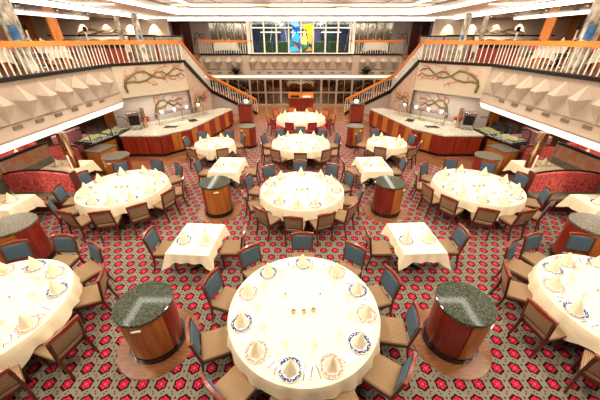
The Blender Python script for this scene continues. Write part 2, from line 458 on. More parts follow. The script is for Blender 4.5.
def centrepiece(cx, cy, z, tname):
    for k, dx in enumerate((-.16, 0, .15)):
        o = obj('candle_cup', lathe(NB(), [(.026, 0), (.034, .02), (.036, .05), (.032, .05), (.03, .02), (0, .015)], 20), 'wax', None, True, (cx + dx, cy - .1 + .03 * (k == 2), z))
        tag(o, 'small glass candle cup, ' + ('left', 'middle', 'right')[k] + ' of three on ' + tname, 'candle cup', 'candle cups in table centres')
    for k, dx in enumerate((-.3, .27)):
        t = thing('bud_vase', 'tiny white vase with red flower, ' + ('left', 'right')[k] + ' of centre on ' + tname, 'vase', (cx + dx, cy + .22, z), 0, 'bud vases in table centres')
        obj('vase', lathe(NB(), [(0, 0), (.022, 0), (.026, .02), (.014, .045), (.016, .055), (.012, .055), (.01, .04), (0, .02)], 16), 'china', t, True)
        bm = NB()
        for q in range(5):
            a = q * 2 * PI / 5
            bmesh.ops.create_icosphere(bm, subdivisions=1, radius=.009, matrix=Matrix.Translation((.01 * math.cos(a), .01 * math.sin(a), .062)))
        obj('flower', bm, 'flower', t, True)

def round_table(x, y, rad, tname, angs, kind='blue', detail=True, seed=0, chair_r=None, drop=.25, corner=.17, wares=None, cps=True):
    t = thing('round_table', 'round pedestal table under a cream cloth, ' + tname, 'table', (x, y, 0), 0, 'round dining tables')
    obj('tabletop', lathe(NB(), [(0, .71), (rad - .01, .71), (rad - .01, .742), (0, .742)], 64), 'darkwood', t)
    obj('pedestal', lathe(NB(), [(.0, .709), (.22, .709), (.1, .66), (.09, .12), (.14, .07), (0, .07)], 24), 'blackpaint', t, True)
    bm = NB()
    for k in range(4): box(bm, (.2 * math.cos(k * PI / 2 + .78), .2 * math.sin(k * PI / 2 + .78), .035), (.42, .07, .07), .01, rz=k * PI / 2 + .78)
    obj('foot', bm, 'blackpaint', t)
    c = obj('tablecloth', cloth_round(rad, .75, drop, corner, seed), 'cloth', None, True, (x, y, 0))
    tag(c, 'cream tablecloth with wavy hem draped over the ' + tname, 'tablecloth', 'tablecloths on round tables')
    angs = sorted([((90 - a) % 360) for a in angs])       # clockwise from the far side
    cr = chair_r or rad + .21
    col = {'blue': 'cherry chair with blue inner back', 'red': 'cherry chair with orange back cushion'}[kind]
    for i, cw in enumerate(angs):
        a = R(90 - cw); rr = cr + .03 * math.sin(i * 2.3 + seed)
        place_chair(kind, x + rr * math.cos(a), y + rr * math.sin(a), a + PI / 2 + .06 * math.sin(i * 1.7 + seed),
                    f'{col}, {ORD[i]} clockwise from far side of {tname}', 'chairs around round tables')
    n = wares or len(angs)
    for i in range(n):
        a = R(90 - (angs[i] if not wares else 360 * i / n))
        setting(x, y, a, rad - .2, .7505, f'{ORD[i]} place clockwise from far side, {tname}', i, detail)
    if cps: centrepiece(x, y, .7505, tname)

def square_table(x, y, hx, hy, tname, rz, chairs, seed, detail=True, seats=((-.24, -.1), (.24, -.1)), z0=0., cloth='cloth', kind='blue', wares=True, drop=.2, cornerd=.16):
    t = thing('square_table', 'square table under a cream cloth, ' + tname, 'table', (x, y, z0), rz, 'square dining tables')
    obj('tabletop', box(NB(), (0, 0, .726), (2 * hx - .02, 2 * hy - .02, .03)), 'darkwood', t)
    obj('pedestal', lathe(NB(), [(0, .71), (.12, .71), (.05, .66), (.05, .1), (.06, .04), (0, .04)], 16), 'blackpaint', t, True)
    bm = NB()
    for k in range(2): box(bm, (0, 0, .02), (.55, .07, .04), .008, rz=k * PI / 2 + .78)
    obj('foot', bm, 'blackpaint', t)
    c = obj('tablecloth', cloth_rect(hx, hy, .75, drop, cornerd, seed), cloth, None, True, (x, y, z0)); c.rotation_euler = (0, 0, rz)
    tag(c, 'square cream tablecloth with pointed corners on the ' + tname, 'tablecloth', 'tablecloths on square tables')
    for i, (dx, dy, a, where) in enumerate(chairs):
        place_chair(kind, x + dx, y + dy, a, f'cherry chair on the {where} side of the {tname}', 'chairs at square tables', z0)
    if wares:
        for i, (sx, sy) in enumerate(seats):
            w = f'{"left" if sx < 0 else "right"} place on {tname}'
            px, py = x + sx * math.cos(rz) - sy * math.sin(rz), y + sx * math.sin(rz) + sy * math.cos(rz)
            k = 'blueplate' if i % 2 == 0 else 'pinkplate'
            ware(k, px, py, z0 + .7505, i, w); ware('napkin', px, py, z0 + .7585, i * 2, w)
            ware('glass', px * .6 + x * .4 + .02, py + .22, z0 + .7505, 0, w)
            if detail:
                ware('knife', px + .0, py - .3, z0 + .7505, PI / 2 + .2, w)

A11 = [90, 131, 51, 20, -8, -38, 163, -163, -132, -101, -69]
round_table(.06, 2.87, 1.17, 'front middle round table', A11, seed=1)
round_table(.06, 6.86, 1.17, 'second middle round table', [163, 132, 92, 53, 26, -8, -42, -70, -97, -128, -161], seed=2)
round_table(.03, 10.93, 1.17, 'third middle round table', [90, 54, 126, 18, 162, -18, -162, -54, -126, -90], seed=3, detail=False)
round_table(.05, 15.1, 1.3, 'rearmost middle round table', [72, 108, 36, 144, 0, 180, -36, -144, -72, -108], kind='red', seed=4, detail=False, chair_r=1.55)
round_table(-5.09, 7.01, 1.17, 'left pole-side round table', [160, 122, 82, 48, 10, -20, -50, -78, -108, -140, -166], seed=5)
round_table(5.16, 7.08, 1.17, 'right pole-side round table', [160, 131, 90, 50, 14, -20, -48, -80, -112, -142, -168], seed=6)
round_table(-4.98, 2.8, 1.17, 'left frame-edge round table', [117, 87, 57, 25, -14, -43, 148, -75], seed=7)
round_table(5.26, 2.94, 1.17, 'right frame-edge round table', [128, 103, 68, 158, -172, -140, 30, -108], seed=8)
round_table(-3.5, 10.85, .78, 'small round table, left', [172, 130, 32, -118, -62, 75], seed=9, detail=False, corner=.2, cps=False)
round_table(3.6, 10.95, .78, 'small round table, right', [150, 100, 20, -118, -62, -20], seed=10, detail=False, corner=.2, cps=False)
LR = lambda d: ((-d, 0, -PI / 2, 'left'), (d, .05, PI / 2, 'right'))
square_table(-2.2, 4.62, .43, .52, 'front left square table', R(-4), LR(.72), 1)
square_table(2.47, 4.65, .43, .52, 'front right square table', R(3), LR(.74), 2)
square_table(-2.45, 8.6, .45, .62, 'rear left square table', R(-3), LR(.76), 3)
square_table(2.5, 8.65, .45, .62, 'rear right square table', R(3), LR(.76), 4)

# ------------------------------------------------------------------ drum-shaped service stands
def stand(x, y, rad, h, label, pad, face, top='granite'):
    t = thing('service_stand', label, 'service stand', (x, y, 0), face, 'round waiter stands')
    obj('base_plinth', lathe(NB(), [(0, .012), (rad + .02, .012), (rad + .025, .11), (0, .11)], 40), 'black', t)
    obj('drum', lathe(NB(), [(rad - .01, .11), (rad - .01, h - .04), (0, h - .04), (0, .11), (rad - .01, .11)], 48), 'redwood', t, True)
    # a curved door in lighter wood, with handle
    door = obj('door', lathe(NB(), [(rad - .006, .13), (rad + .006, .13), (rad + .006, h - .06), (rad - .006, h - .06), (rad - .006, .13)], 18, a0=R(-50), a1=R(50)), 'orange', t, True)
    obj('handle', box(NB(), (rad + .016, -.02, h - .14), (.02, .13, .03), .005), 'tag', door)
    obj('worktop', lathe(NB(), [(0, h - .04), (rad + .02, h - .04), (rad + .02, h - .006), (rad + .012, h), (0, h)], 48), top, t)
    if pad:
        o = obj('floor_ring', lathe(NB(), [(0, .001), (rad + .24, .001), (rad + .235, .01), (0, .01)], 56), 'parquet', None, False, (x + pad[0], y + pad[1], 0))
        tag(o, 'round polished wood floor disc under the ' + label.split(',')[0], 'floor disc', 'wood discs under the stands')
for s in (-1, 1):
    sd = SIDE[s]
    stand(mx(s, 2.45), 2.80, .40, .97, f'{sd} front drum stand, dark granite top, beside front round table', (0, 0), R(-80) if s < 0 else R(-50))
    stand(mx(s, 2.46), 6.86, .40, .97, f'{sd} middle drum stand, dark granite top, beside second round table', (s * -.0, .0), R(-70) if s < 0 else R(-35))
    stand(mx(s, 2.5), 12.6, .38, .98, f'{sd} rear drum stand, beside third middle round table', None, R(-90 - s * -30), 'greytop')
    stand(mx(s, 6.36), 8.8, .40, 1.0, f'{sd} drum stand behind pole-side table, grey granite top', None, R(-90), 'greytop')
    stand(mx(s, 6.3), 4.78, .45, 1.0, f'{sd} outer drum stand behind frame-edge table, grey top', None, R(-90) if s < 0 else R(-100), 'greytop')

# ------------------------------------------------------------------ floors
struct('floor', prism(NB(), [(-16, -3), (16, -3), (16, 9.4), (7.6, 9.45), (5.0, 10.4), (4.35, 11.1), (2.95, 12.2), (2.85, 17.2), (-2.75, 17.2), (-2.85, 12.2), (-4.25, 11.1), (-4.9, 10.4), (-7.5, 9.45), (-16, 9.4)], -.05, 0), 'carpet')
struct('floor_tile', prism(NB(), [(-16, -3.5), (16, -3.5), (16, 29), (-16, 29)], -.3, -.052), 'tile')
for s in (-1, 1):
    P = [(16, 9.4), (7.55, 9.45), (4.95, 10.4), (4.3, 11.1), (2.9, 12.2), (2.85, 17.2), (2.85, 17.3), (16, 17.3)]
    struct('floor_tile_' + SIDE[s], prism(NB(), [(mx(s, a) if a < 15 else s * 16, y) for a, y in P], -.05, -.002), 'tile')
struct('floor_rear', prism(NB(), [(-16, 17.2), (16, 17.2), (16, 26), (-16, 26)], -.05, -.004), 'parquet')

# ------------------------------------------------------------------ upper deck, balcony fronts
ZD, ZB = 3.47, 2.0
AF = 8.07
for s in (-1, 1):
    P = [(20, -2), (AF + .06, -2), (AF + .06, 12.9), (5.96, 15.35), (7.25, 15.35), (7.25, 22.2), (20, 22.2)]
    struct('floor_deck_' + SIDE[s], prism(NB(), [(mx(s, a), y) for a, y in P], 3.3, ZD), 'parquet')
struct('floor_deck_rear', prism(NB(), [(-20, 22.26), (20, 22.26), (20, 30), (-20, 30)], 3.3, ZD), 'parquet')

def fascia(name, p, q, nrm, n, w0=None, ends=(0., 0.), prot=.28, ztop=ZD - .04, zb=ZB, spacing=None, off=0., tilt=.0):
    """faceted plaster front: a row of kite shaped pyramids with folded wings between them, one continuous wall"""
    p, q, nrm = Vector((*p, 0)), Vector((*q, 0)), Vector((*nrm, 0)).normalized()
    d = (q - p); L = d.length; d.normalize(); sp = spacing or L / n
    bm = NB(); pt = lambda t, z, h=0.: (*(p + d * t + nrm * (h + tilt * (ztop - z) / (ztop - zb))).xy, z)
    quad(bm, pt(0, zb, -.02), pt(L, zb, -.02), pt(L, ztop, -.02), pt(0, ztop, -.02))
    quad(bm, pt(0, zb), pt(L, zb), pt(L, zb + .4), pt(0, zb + .4)); quad(bm, pt(0, ztop - .1), pt(L, ztop - .1), pt(L, ztop), pt(0, ztop))
    quad(bm, pt(0, zb), pt(L, zb), pt(L, zb, -.02), pt(0, zb, -.02))
    T, B, Z = ztop - .10, zb + .36, zb + .90
    tri = lambda *v: bm.faces.new([bm.verts.new(p_) for p_ in v])
    quad(bm, pt(0, T), pt(L, T), pt(L, ztop - .1), pt(0, ztop - .1)); quad(bm, pt(0, zb + .4), pt(L, zb + .4), pt(L, B), pt(0, B))
    for i in range(n):
        c = off + sp * (i + .5); hw = sp / 2; kw = .15
        top, bot = pt(c, T), pt(c, B); l, r = pt(c - kw, Z, prot), pt(c + kw, Z, prot)
        tri(top, l, r); tri(bot, r, l)
        for q, e in ((-1, l), (1, r)):
            f = pt(c + q * .30, Z + .06, 0); a_, b_ = pt(c + q * hw, T), pt(c + q * hw, B)
            tri(top, e, f); tri(e, bot, f)
            tri(top, f, a_); tri(f, b_, a_); tri(f, bot, b_)
    if off > .01:
        quad(bm, pt(0, B), pt(off, B), pt(off, T), pt(0, T))
    if off + n * sp < L - .01:
        quad(bm, pt(off + n * sp, B), pt(L, B), pt(L, T), pt(off + n * sp, T))
    o = struct(name, bm, 'pyramid')
    return p, d, nrm, L, sp
def vents(p, d, nrm, ts, z, side, w=.3):
    for k, t in enumerate(ts):
        c = p + d * t + nrm * .012
        o = thing('air_vent', f'small brown louvred air vent under {ORD[k] if k < 12 else "farther"} pyramid from near end, {side} balcony front', 'vent', (c.x, c.y, z), math.atan2(d.y, d.x), 'vents below the balcony pyramids')
        obj('backing', box(NB(), (0, 0, 0), (w, .012, .11)), 'trim', o)
        for j in range(4): obj('louvre', box(NB(), (0, 0, -.04 + .027 * j), (w - .02, .034, .012)), 'vent', o)
def glow(name, p, q, z0, z1, label, cat, mat='valance', th=.05):
    bm = NB(); p, q = Vector((*p, (z0 + z1) / 2)), Vector((*q, (z0 + z1) / 2)); bar(bm, p, q, th, z1 - z0)
    return tag(obj(name, bm, mat), label, cat)
for s in (-1, 1):
    # pyramids sit at y = 8.24 + .755 k
    x = mx(s, AF); y0 = 8.24 - .755 * 8.5; n = 14; y1 = y0 + .755 * n
    p, d, nn, L, sp = fascia('wall_balcony_' + SIDE[s], (x, -2), (x, 12.75), (-s, 0), n, spacing=.755, off=y0 + 2, tilt=.12)
    vents(Vector((x - s * .10, 0, 0)), d, nn, [7.62 + .752 * k - .752 for k in range(7)], 2.28, SIDE[s])
    # thickness behind the front, closing the deck edge
    struct('wall_backing_' + SIDE[s], prism(NB(), [(x + s * .03, -2), (x + s * .25, -2), (x + s * .25, 12.85), (x + s * .03, 12.75)], ZB + .01, 3.3), 'balcony')
    struct('trim_deck_edge_' + SIDE[s], bar(bar(NB(), (x - s * .02, -2, ZD - .01), (x - s * .02, 12.9, ZD - .01), .1, .1), (x - s * .02, 12.85, ZD - .01), (mx(s, 5.87), 15.25, ZD - .01), .1, .1), 'blackpaint')
    bm = NB(); prism(bm, [(x - s * .12, -2), (x - s * .12, 12.7), (x - s * .58, 11.8), (x - s * .58, -2)], 0, .03)
    for v in bm.verts: v.co.z += ZB - .03 - .015 * abs(v.co.x - (x - s * .12)) / .6
    tag(obj('light_shelf', bm, 'shelfglow'), f'long glowing white light shelf along the foot of the {SIDE[s]} balcony front', 'light')
    struct('trim_valance_' + SIDE[s], bar(NB(), (x - s * .13, -2, ZB + .015), (x - s * .13, 12.7, ZB + .015), .04, .03), 'trim')
    # ceiling over the side booths
    struct('ceiling_under_' + SIDE[s], prism(NB(), [(x + s * .12, -2), (mx(s, 16), -2), (mx(s, 16), 21), (mx(s, 7.3), 21), (mx(s, 7.3), 15.4), (x + s * .12, 12.9)], 2.35, 2.4), 'ceiling')
    # diagonal mural front and wall below it
    a, b = (mx(s, AF), 12.8), (mx(s, 5.9), 15.3)
    u = Vector((b[0] - a[0], b[1] - a[1])).normalized(); nd = Vector((-s * abs(u.y), -abs(u.x)))
    struct('wall_mural_' + SIDE[s], prism(NB(), [a, b, (b[0] - nd.x * .15, b[1] - nd.y * .15), (a[0] - nd.x * .15, a[1] - nd.y * .15)], 2.12, ZD - .05), 'mural')
    a2, b2 = (mx(s, 8.5), 12.68), (mx(s, 5.92), 15.6)
    struct('wall_lower_mural_' + SIDE[s], prism(NB(), [a2, b2, (b2[0] - nd.x * .12, b2[1] - nd.y * .12), (a2[0] - nd.x * .12, a2[1] - nd.y * .12)], 0, 2.12), 'greywall')
    # outer walls
    struct('wall_' + SIDE[s], box(NB(), (mx(s, 14.5), 9.5, 1.65), (.2, 25, 3.3)), 'mural')
    struct('wall_upper_' + SIDE[s], box(NB(), (mx(s, 17), 10, 4.6), (.2, 25, 2.3)), 'orange')
# rear balcony front, three runs: gently cranked
YR = 22.2
for nm, xa, xb, n, sp in (('rear_left', -7.2, -3.9, 4, .76), ('rear_middle', -3.9, 4.04, 10, .776), ('rear_right', 4.04, 7.34, 4, .76)):
    L = xb - xa
    p, d, nn, L, sp = fascia('wall_' + nm, (xa, YR), (xb, YR), (0, -1), n, prot=.31, spacing=sp, off=(L - n * sp) / 2, zb=2.1)
    vents(p, d, nn, [(L - n * sp) / 2 + sp * (k + (1 if nm == 'rear_middle' else .5)) for k in range(n - (nm == 'rear_middle'))], 2.28, nm.replace('_', ' '))
for xa in (-3.9, 4.04):
    struct('trim_joint_' + ('left' if xa < 0 else 'right'), box(NB(), (xa, YR - .03, 2.78), (.5, .08, 1.3)), 'balcony')
glow('valance_light', (-7.2, YR + .06), (7.34, YR + .06), 1.92, 2.1, 'glowing light valance under the rear balcony front', 'light', 'shelfglow')
struct('trim_rear_edge', bar(NB(), (-7.2, YR - .03, ZD - .01), (7.34, YR - .03, ZD - .01), .1, .09), 'blackpaint')

# ------------------------------------------------------------------ balustrades
def railing(name, label, pts, spacing, h=.87, balw=.03, rw=.14, rh=.15):
    """handrail, bottom rail and one part per baluster along a polyline"""
    t = thing(name, label, 'railing', (0, 0, 0))
    bm = NB(); bb = NB(); nb = 0
    for p, q in zip(pts, pts[1:]):
        p, q = Vector(p), Vector(q)
        bar(bm, p + Vector((0, 0, h - .05)), q + Vector((0, 0, h - .05)), rw, rh)
        bar(bb, p + Vector((0, 0, .03)), q + Vector((0, 0, .03)), .05, .04)
    for v in pts[1:-1]:
        bmesh.ops.create_cone(bm, cap_ends=True, segments=16, radius1=rw / 2, radius2=rw / 2, depth=rh, matrix=Matrix.Translation(Vector(v) + Vector((0, 0, h - .05))))
    obj('handrail', bm, 'rail', t); obj('bottom_rail', bb, 'blackpaint', t)
    me = None
    for p, q in zip(pts, pts[1:]):
        p, q = Vector(p), Vector(q); L = (q - p).length; k = max(1, int(L / spacing))
        for i in range(k + 1):
            if nb >= 99: break
            c = p + (q - p) * (i / k)
            if me is None: o = obj('baluster', box(NB(), (0, 0, h / 2 - .02), (balw, balw, h - .1), .006), 'white', t); me = o.data
            else: o = bpy.data.objects.new('baluster', me); COL.objects.link(o); o.parent = t
            o.location = c; o.rotation_euler = (0, 0, math.atan2((q - p).y, (q - p).x)); nb += 1
    return t
for s in (-1, 1):
    x = mx(s, AF + .06)
    railing('balustrade', f'{SIDE[s]} balcony railing with orange wood handrail and white balusters', [(x, .2, ZD), (x, 12.87, ZD), (mx(s, 5.95), 15.3, ZD)], .2)
    railing('balustrade', f'rear {SIDE[s]} balcony railing beside the tall windows', [(mx(s, 3.45), YR + .06, ZD), (mx(s, 7.2), YR + .06, ZD)], .17, rw=.12)

# ------------------------------------------------------------------ stairs
ZL, YL = 1.55, 19.0
for s in (-1, 1):
    t = thing('staircase', f'{SIDE[s]} stair from the upper deck down to the rear floor', 'stairs', (0, 0, 0))
    n = 11
    for i in range(n):
        y = 15.35 + (YL - 15.35) * i / n; z = ZD - (ZD - ZL) * (i + 1) / n
        obj('tread', box(NB(), (mx(s, 6.58), y + .17, z - .09), (1.3, .34, .18), .008), 'parquet', t)
    obj('landing', box(NB(), (mx(s, 6.58), 19.65, ZL - .09), (1.36, 1.3, .18)), 'parquet', t)
    n2 = 9
    for i in range(n2):
        a = 5.9 - (5.9 - 2.95) * i / n2; z = ZL - ZL * (i + 1) / n2 + .0
        obj('tread', box(NB(), (mx(s, a - .165), 19.65, z - .085 + .09), (.33, 1.26, .17), .008), 'parquet', t)
    bm = NB(); xx = mx(s, 5.87)
    bar(bm, (xx, 15.3, ZD - .05), (xx, YL, ZL - .05), .09, .22); bar(bm, (xx, YL, ZL - .05), (xx, YL + .05, ZL - .05), .09, .2)
    bar(bm, (mx(s, 5.9), YL - .02, ZL - .05), (mx(s, 2.95), YL - .02, .05), .09, .2)
    obj('stringer', bm, 'blackpaint', t)
    struct('wall_stair_' + SIDE[s], prism(NB(), [(0, 0), (1, 0)], 0, 0) if 0 else (lambda b: (b.faces.new([b.verts.new(v) for v in ((xx + s * .02, 15.3, 0), (xx + s * .02, YL, 0), (xx + s * .02, YL, ZL - .12), (xx + s * .02, 15.3, ZD - .12))]), b.faces.new([b.verts.new(v) for v in ((xx + s * .12, 15.3, 0), (xx + s * .12, YL, 0), (xx + s * .12, YL, ZL - .12), (xx + s * .12, 15.3, ZD - .12))]), b)[-1])(NB()), 'stairwall')
    struct('wall_flight_' + SIDE[s], (lambda b: (b.faces.new([b.verts.new(v) for v in ((mx(s, 5.9), YL, 0), (mx(s, 3.05), YL, 0), (mx(s, 5.9), YL, ZL - .14))]), b.faces.new([b.verts.new(v) for v in ((mx(s, 5.9), YL + .1, 0), (mx(s, 3.05), YL + .1, 0), (mx(s, 5.9), YL + .1, ZL - .14))]), b)[-1])(NB()), 'greywall')
    railing('stair_railing', f'{SIDE[s]} upper stair railing sloping from the balcony corner', [(mx(s, 5.9), 15.35, ZD - .02), (mx(s, 5.9), YL, ZL - .0)], .19, rw=.11)
    railing('stair_railing', f'{SIDE[s]} lower stair railing sloping to the rear floor', [(mx(s, 5.85), YL, ZL), (mx(s, 2.95), YL, .07)], .17, rw=.14, h=.9)

# ------------------------------------------------------------------ painted relief branches on the murals
def branch(label, a, b, z0, zs, lines, twigs, off):
    """olive branch relief and coral twigs on a wall running from a to b; lines are (t, z) polylines"""
    a, b = Vector((*a, 0)), Vector((*b, 0)); d = b - a
    nrm = Vector((d.y, -d.x, 0)).normalized()
    if nrm.y > 0: nrm = -nrm
    t = thing('branch_relief', label, 'wall art', (0, 0, 0))
    P = lambda q: a + d * q[0] + nrm * off + Vector((0, 0, z0 + zs * q[1]))
    def smooth(l):
        pts = []
        for i in range(len(l) - 1):
            for k in range(5):
                tt = k / 5; f = (1 - math.cos(PI * tt)) / 2 if 0 else tt
                pts.append(P((l[i][0] * (1 - f) + l[i + 1][0] * f, l[i][1] * (1 - f) + l[i + 1][1] * f)))
        pts.append(P(l[-1])); return pts
    bm = NB()
    for l, r in lines:
        pts = smooth(l); m = len(pts); tube(bm, pts, [r * (1 - .55 * i / m) for i in range(m)], 6)
    obj('branch', bm, 'branch', t, True)
    bm = NB()
    for l in twigs:
        pts = [P(q) for q in l]; m = len(pts); tube(bm, pts, [.02 * (1 - .5 * i / m) for i in range(m)], 5)
    rnd = random.Random(label)
    for l in twigs + [x[0] for x in lines]:
        for q in l[1:]:
            for _ in range(3):
                c = P((q[0] + rnd.uniform(-.03, .03), q[1] + rnd.uniform(-.1, .1)))
                bmesh.ops.create_icosphere(bm, subdivisions=1, radius=rnd.uniform(.02, .04), matrix=Matrix.Translation(c) @ Matrix.Diagonal((1, 1, .6, 1)))
    obj('coral_twigs', bm, 'twig', t, True)
UP = [([(.06, .02), (.05, .25), (.07, .5), (.16, .68), (.26, .80), (.36, .82), (.45, .62), (.55, .50), (.64, .48), (.74, .66), (.84, .84), (.92, .8), (.98, .7)], .055),
      ([(.07, .40), (.15, .45), (.25, .40), (.36, .45), (.45, .55), (.54, .74), (.63, .74), (.74, .55), (.84, .52), (.93, .62), (.99, .5)], .045)]
UT = [[(.25, .8), (.27, .95), (.31, 1.)], [(.5, .7), (.6, .9), (.7, .98)], [(.6, .74), (.63, .55), (.66, .4)], [(.36, .42), (.45, .28), (.5, .25)], [(.2, .45), (.22, .6), (.2, .72)], [(.7, .5), (.76, .38), (.82, .42)], [(.8, .8), (.86, .95), (.93, .92)], [(.12, .55), (.1, .75)], [(.85, .52), (.9, .4), (.95, .38)]]
LO = [([(.02, 0), (.04, .25), (.08, .5), (.18, .72), (.3, .74), (.42, .55), (.52, .42), (.62, .5), (.72, .38)], .06),
      ([(.04, .2), (.12, .42), (.22, .42), (.32, .5), (.44, .68), (.56, .62), (.66, .72), (.78, .66)], .045)]
LT = [[(.15, .7), (.18, .9), (.26, 1.)], [(.3, .74), (.34, .92)], [(.42, .6), (.55, .85), (.66, .9)], [(.25, .42), (.3, .25)], [(.5, .42), (.6, .28), (.72, .2)], [(.6, .6), (.75, .5), (.86, .52)], [(.1, .55), (.06, .75), (.1, .92)], [(.66, .72), (.8, .82)]]
for s in (-1, 1):
    branch(f'{SIDE[s]} olive branch relief with coral twigs under the balcony railing', (mx(s, 7.95), 12.93), (mx(s, 5.95), 15.24), 2.3, 1.05, UP, UT, .03)
    branch(f'{SIDE[s]} olive branch relief low on the wall behind the buffet', (mx(s, 7.35), 13.98), (mx(s, 6.0), 15.5), 1.0, 1.05, LO, LT, .03)
    branch(f'{SIDE[s]} brown branch relief on the stair side wall above the buffet end', (mx(s, 5.84), 15.5), (mx(s, 5.84), 18.6), .95, .9, LO, LT, .03)

# ------------------------------------------------------------------ buffet counters
for s in (-1, 1):
    F = [(7.6, 11.2), (5.95, 11.2), (5.0, 12.25), (3.98, 16.25)]
    Bk = [(4.75, 16.45), (5.75, 15.2), (6.6, 14.2), (7.6, 13.1)]
    t = thing('buffet_counter', f'{SIDE[s]} long angled buffet counter of red and orange wood panels', 'buffet counter', (0, 0, 0))
    poly = [(mx(s, a), y) for a, y in F + Bk]
    def inset(k): 
        cx = sum(p[0] for p in poly) / 8; cy = sum(p[1] for p in poly) / 8
        return [(cx + (x - cx) * k, cy + (y - cy) * k) for x, y in poly]
    obj('kick_base', prism(NB(), inset(.965), 0, .1), 'blackpaint', t)
    obj('carcass', prism(NB(), inset(.985), .1, .9), 'redwood', t)
    obj('worktop', prism(NB(), inset(1.01), .9, .95), 'counter', t)
    k = 0
    for (p, q) in zip(F, F[1:]):
        p3, q3 = Vector((mx(s, p[0]), p[1])), Vector((mx(s, q[0]), q[1])); L = (q3 - p3).length; m = max(2, round(L / .55))
        for i in range(m):
            c = p3 + (q3 - p3) * ((i + .5) / m); dd = (q3 - p3).normalized(); nn = Vector((dd.y, -dd.x))
            if nn.y > 0: nn = -nn
            c = c * 1. - nn * .0
            col = 'redwood' if p[0] > 7 else ('orange', 'redwood')[k % 2]
            pan = obj('door_panel', box(NB(), (c.x, c.y, .5), (L / m - .03, .03, .74), .006, rz=math.atan2(dd.y, dd.x)), col, t)
            kn = c + nn * .025
            obj('door_knob', box(NB(), (kn.x, kn.y, .8), (.03, .03, .03), .008), 'steel', pan); k += 1
    # the tray wells
    for j, (a, y, rz) in enumerate(((5.95, 12.45, 0), (5.35, 13.6, s * 58))):
        t2 = thing('tray_well', f'dark steel tray well in the {SIDE[s]} buffet worktop, {("nearer end", "farther end")[j]}', 'tray', (mx(s, a), y, .95), R(rz), 'tray wells')
        obj('rim', box(NB(), (0, 0, .008), (.62, .4, .016), .004), 'steel', t2); obj('pan', box(NB(), (0, 0, .012), (.54, .32, .016)), 'blackpaint', t2)
    # sneeze guard with lamps
    g = thing('sneeze_guard', f'glass sneeze guard with bright warming lamps over the {SIDE[s]} buffet', 'sneeze guard', (0, 0, 0))
    ga, gb = Vector((mx(s, 6.75), 12.85, 1.42)), Vector((mx(s, 5.15), 15.0, 1.42))
    obj('canopy', bar(NB(), ga, gb, .34, .04), 'steel', g)
    dn = (gb - ga).normalized()
    for j in range(4):
        c = ga + (gb - ga) * (.12 + .25 * j)
        lp = obj('lamp_housing', lathe(NB(), [(0, .06), (.05, .055), (.09, 0), (.08, 0), (0, .03)], 18), 'steel', g, True, (c.x, c.y, c.z + .02))
        obj('lamp_bulb', lathe(NB(), [(0, .10), (.05, .09), (.07, .065), (.05, .05), (0, .05)], 16), 'coolbulb', g, True, (c.x, c.y, c.z + .02))
    for j in range(3):
        c = ga + (gb - ga) * (.04 + .46 * j)
        obj('post', lathe(NB(), [(0, .95), (.022, .95), (.022, 1.41), (0, 1.41)], 12), 'chrome', g, True, (c.x, c.y, 0))
    nn = Vector((dn.y, -dn.x, 0)); nn = nn if nn.y < 0 else -nn
    obj('front_glass', bar(NB(), ga + nn * .35 - Vector((0, 0, .28)), gb + nn * .35 - Vector((0, 0, .28)), .012, .2), 'glass', g)
    # drinks machine and pile at the near end
    m = thing('coffee_machine', f'chrome drinks machine on the near end of the {SIDE[s]} buffet', 'coffee machine', (mx(s, 7.42), 12.3, .95), R(s * -20))
    obj('body', box(NB(), (0, 0, .36), (.5, .42, .72), .02), 'steel', m); obj('front_panel', box(NB(), (0, -.215, .38), (.4, .02, .4), .005), 'blackpaint', m)
    obj('column', lathe(NB(), [(0, 0), (.09, 0), (.09, .85), (0, .85)], 20), 'chrome', m, True, (-s * .37, -.05, 0))
    ob = obj('drip_tray', box(NB(), (0, -.3, .015), (.42, .18, .03), .005), 'steel', m)
    fl = thing('flower_bowl', f'red flowers in a bowl at the back of the {SIDE[s]} buffet near end', 'flowers', (mx(s, 7.35), 12.95, .95), 0)
    obj('bowl', lathe(NB(), [(0, 0), (.1, 0), (.2, .14), (.19, .14), (.09, .02), (0, .02)], 24), 'china', fl, True)
    bm = NB(); rnd = random.Random(s + 5)
    for q in range(46):
        bmesh.ops.create_icosphere(bm, subdivisions=1, radius=.05, matrix=Matrix.Translation((rnd.uniform(-.2, .2), rnd.uniform(-.14, .14), .16 + rnd.uniform(0, .16))))
    obj('blooms', bm, 'flower', fl, True)
    # red cabinet with a cloche at the stair foot
    cb = thing('red_cabinet', f'red wood cabinet at the rear end of the {SIDE[s]} buffet', 'cabinet', (mx(s, 3.35), 17.0, 0), 0)
    obj('body', box(NB(), (0, 0, .56), (.78, .6, .98), .01), 'redwood', cb); obj('kick_base', box(NB(), (0, 0, .035), (.7, .5, .07)), 'blackpaint', cb)
    obj('top', box(NB(), (0, 0, 1.07), (.84, .66, .04), .006), 'black', cb)
    for q in (-1, 1):
        dd = obj('door', box(NB(), (q * .19, -.305, .58), (.36, .02, .86), .005), 'redwood', cb); obj('door_knob', box(NB(), (q * .04, -.325, .75), (.02, .03, .05)), 'steel', dd)
    cl = thing('serving_cloche', f'silver domed serving dish on the {SIDE[s]} red cabinet', 'cloche', (mx(s, 3.3), 16.98, 1.09), 0)
    obj('dish', lathe(NB(), [(0, 0), (.26, 0), (.27, .03), (0, .03)], 28), 'steel', cl, True)
    obj('dome', lathe(NB(), [(.23, .03), (.22, .12), (.16, .21), (.06, .26), (0, .265)], 28), 'steel', cl, True)
    obj('knob', lathe(NB(), [(0, .26), (.02, .27), (.025, .29), (0, .305)], 12), 'steel', cl, True)

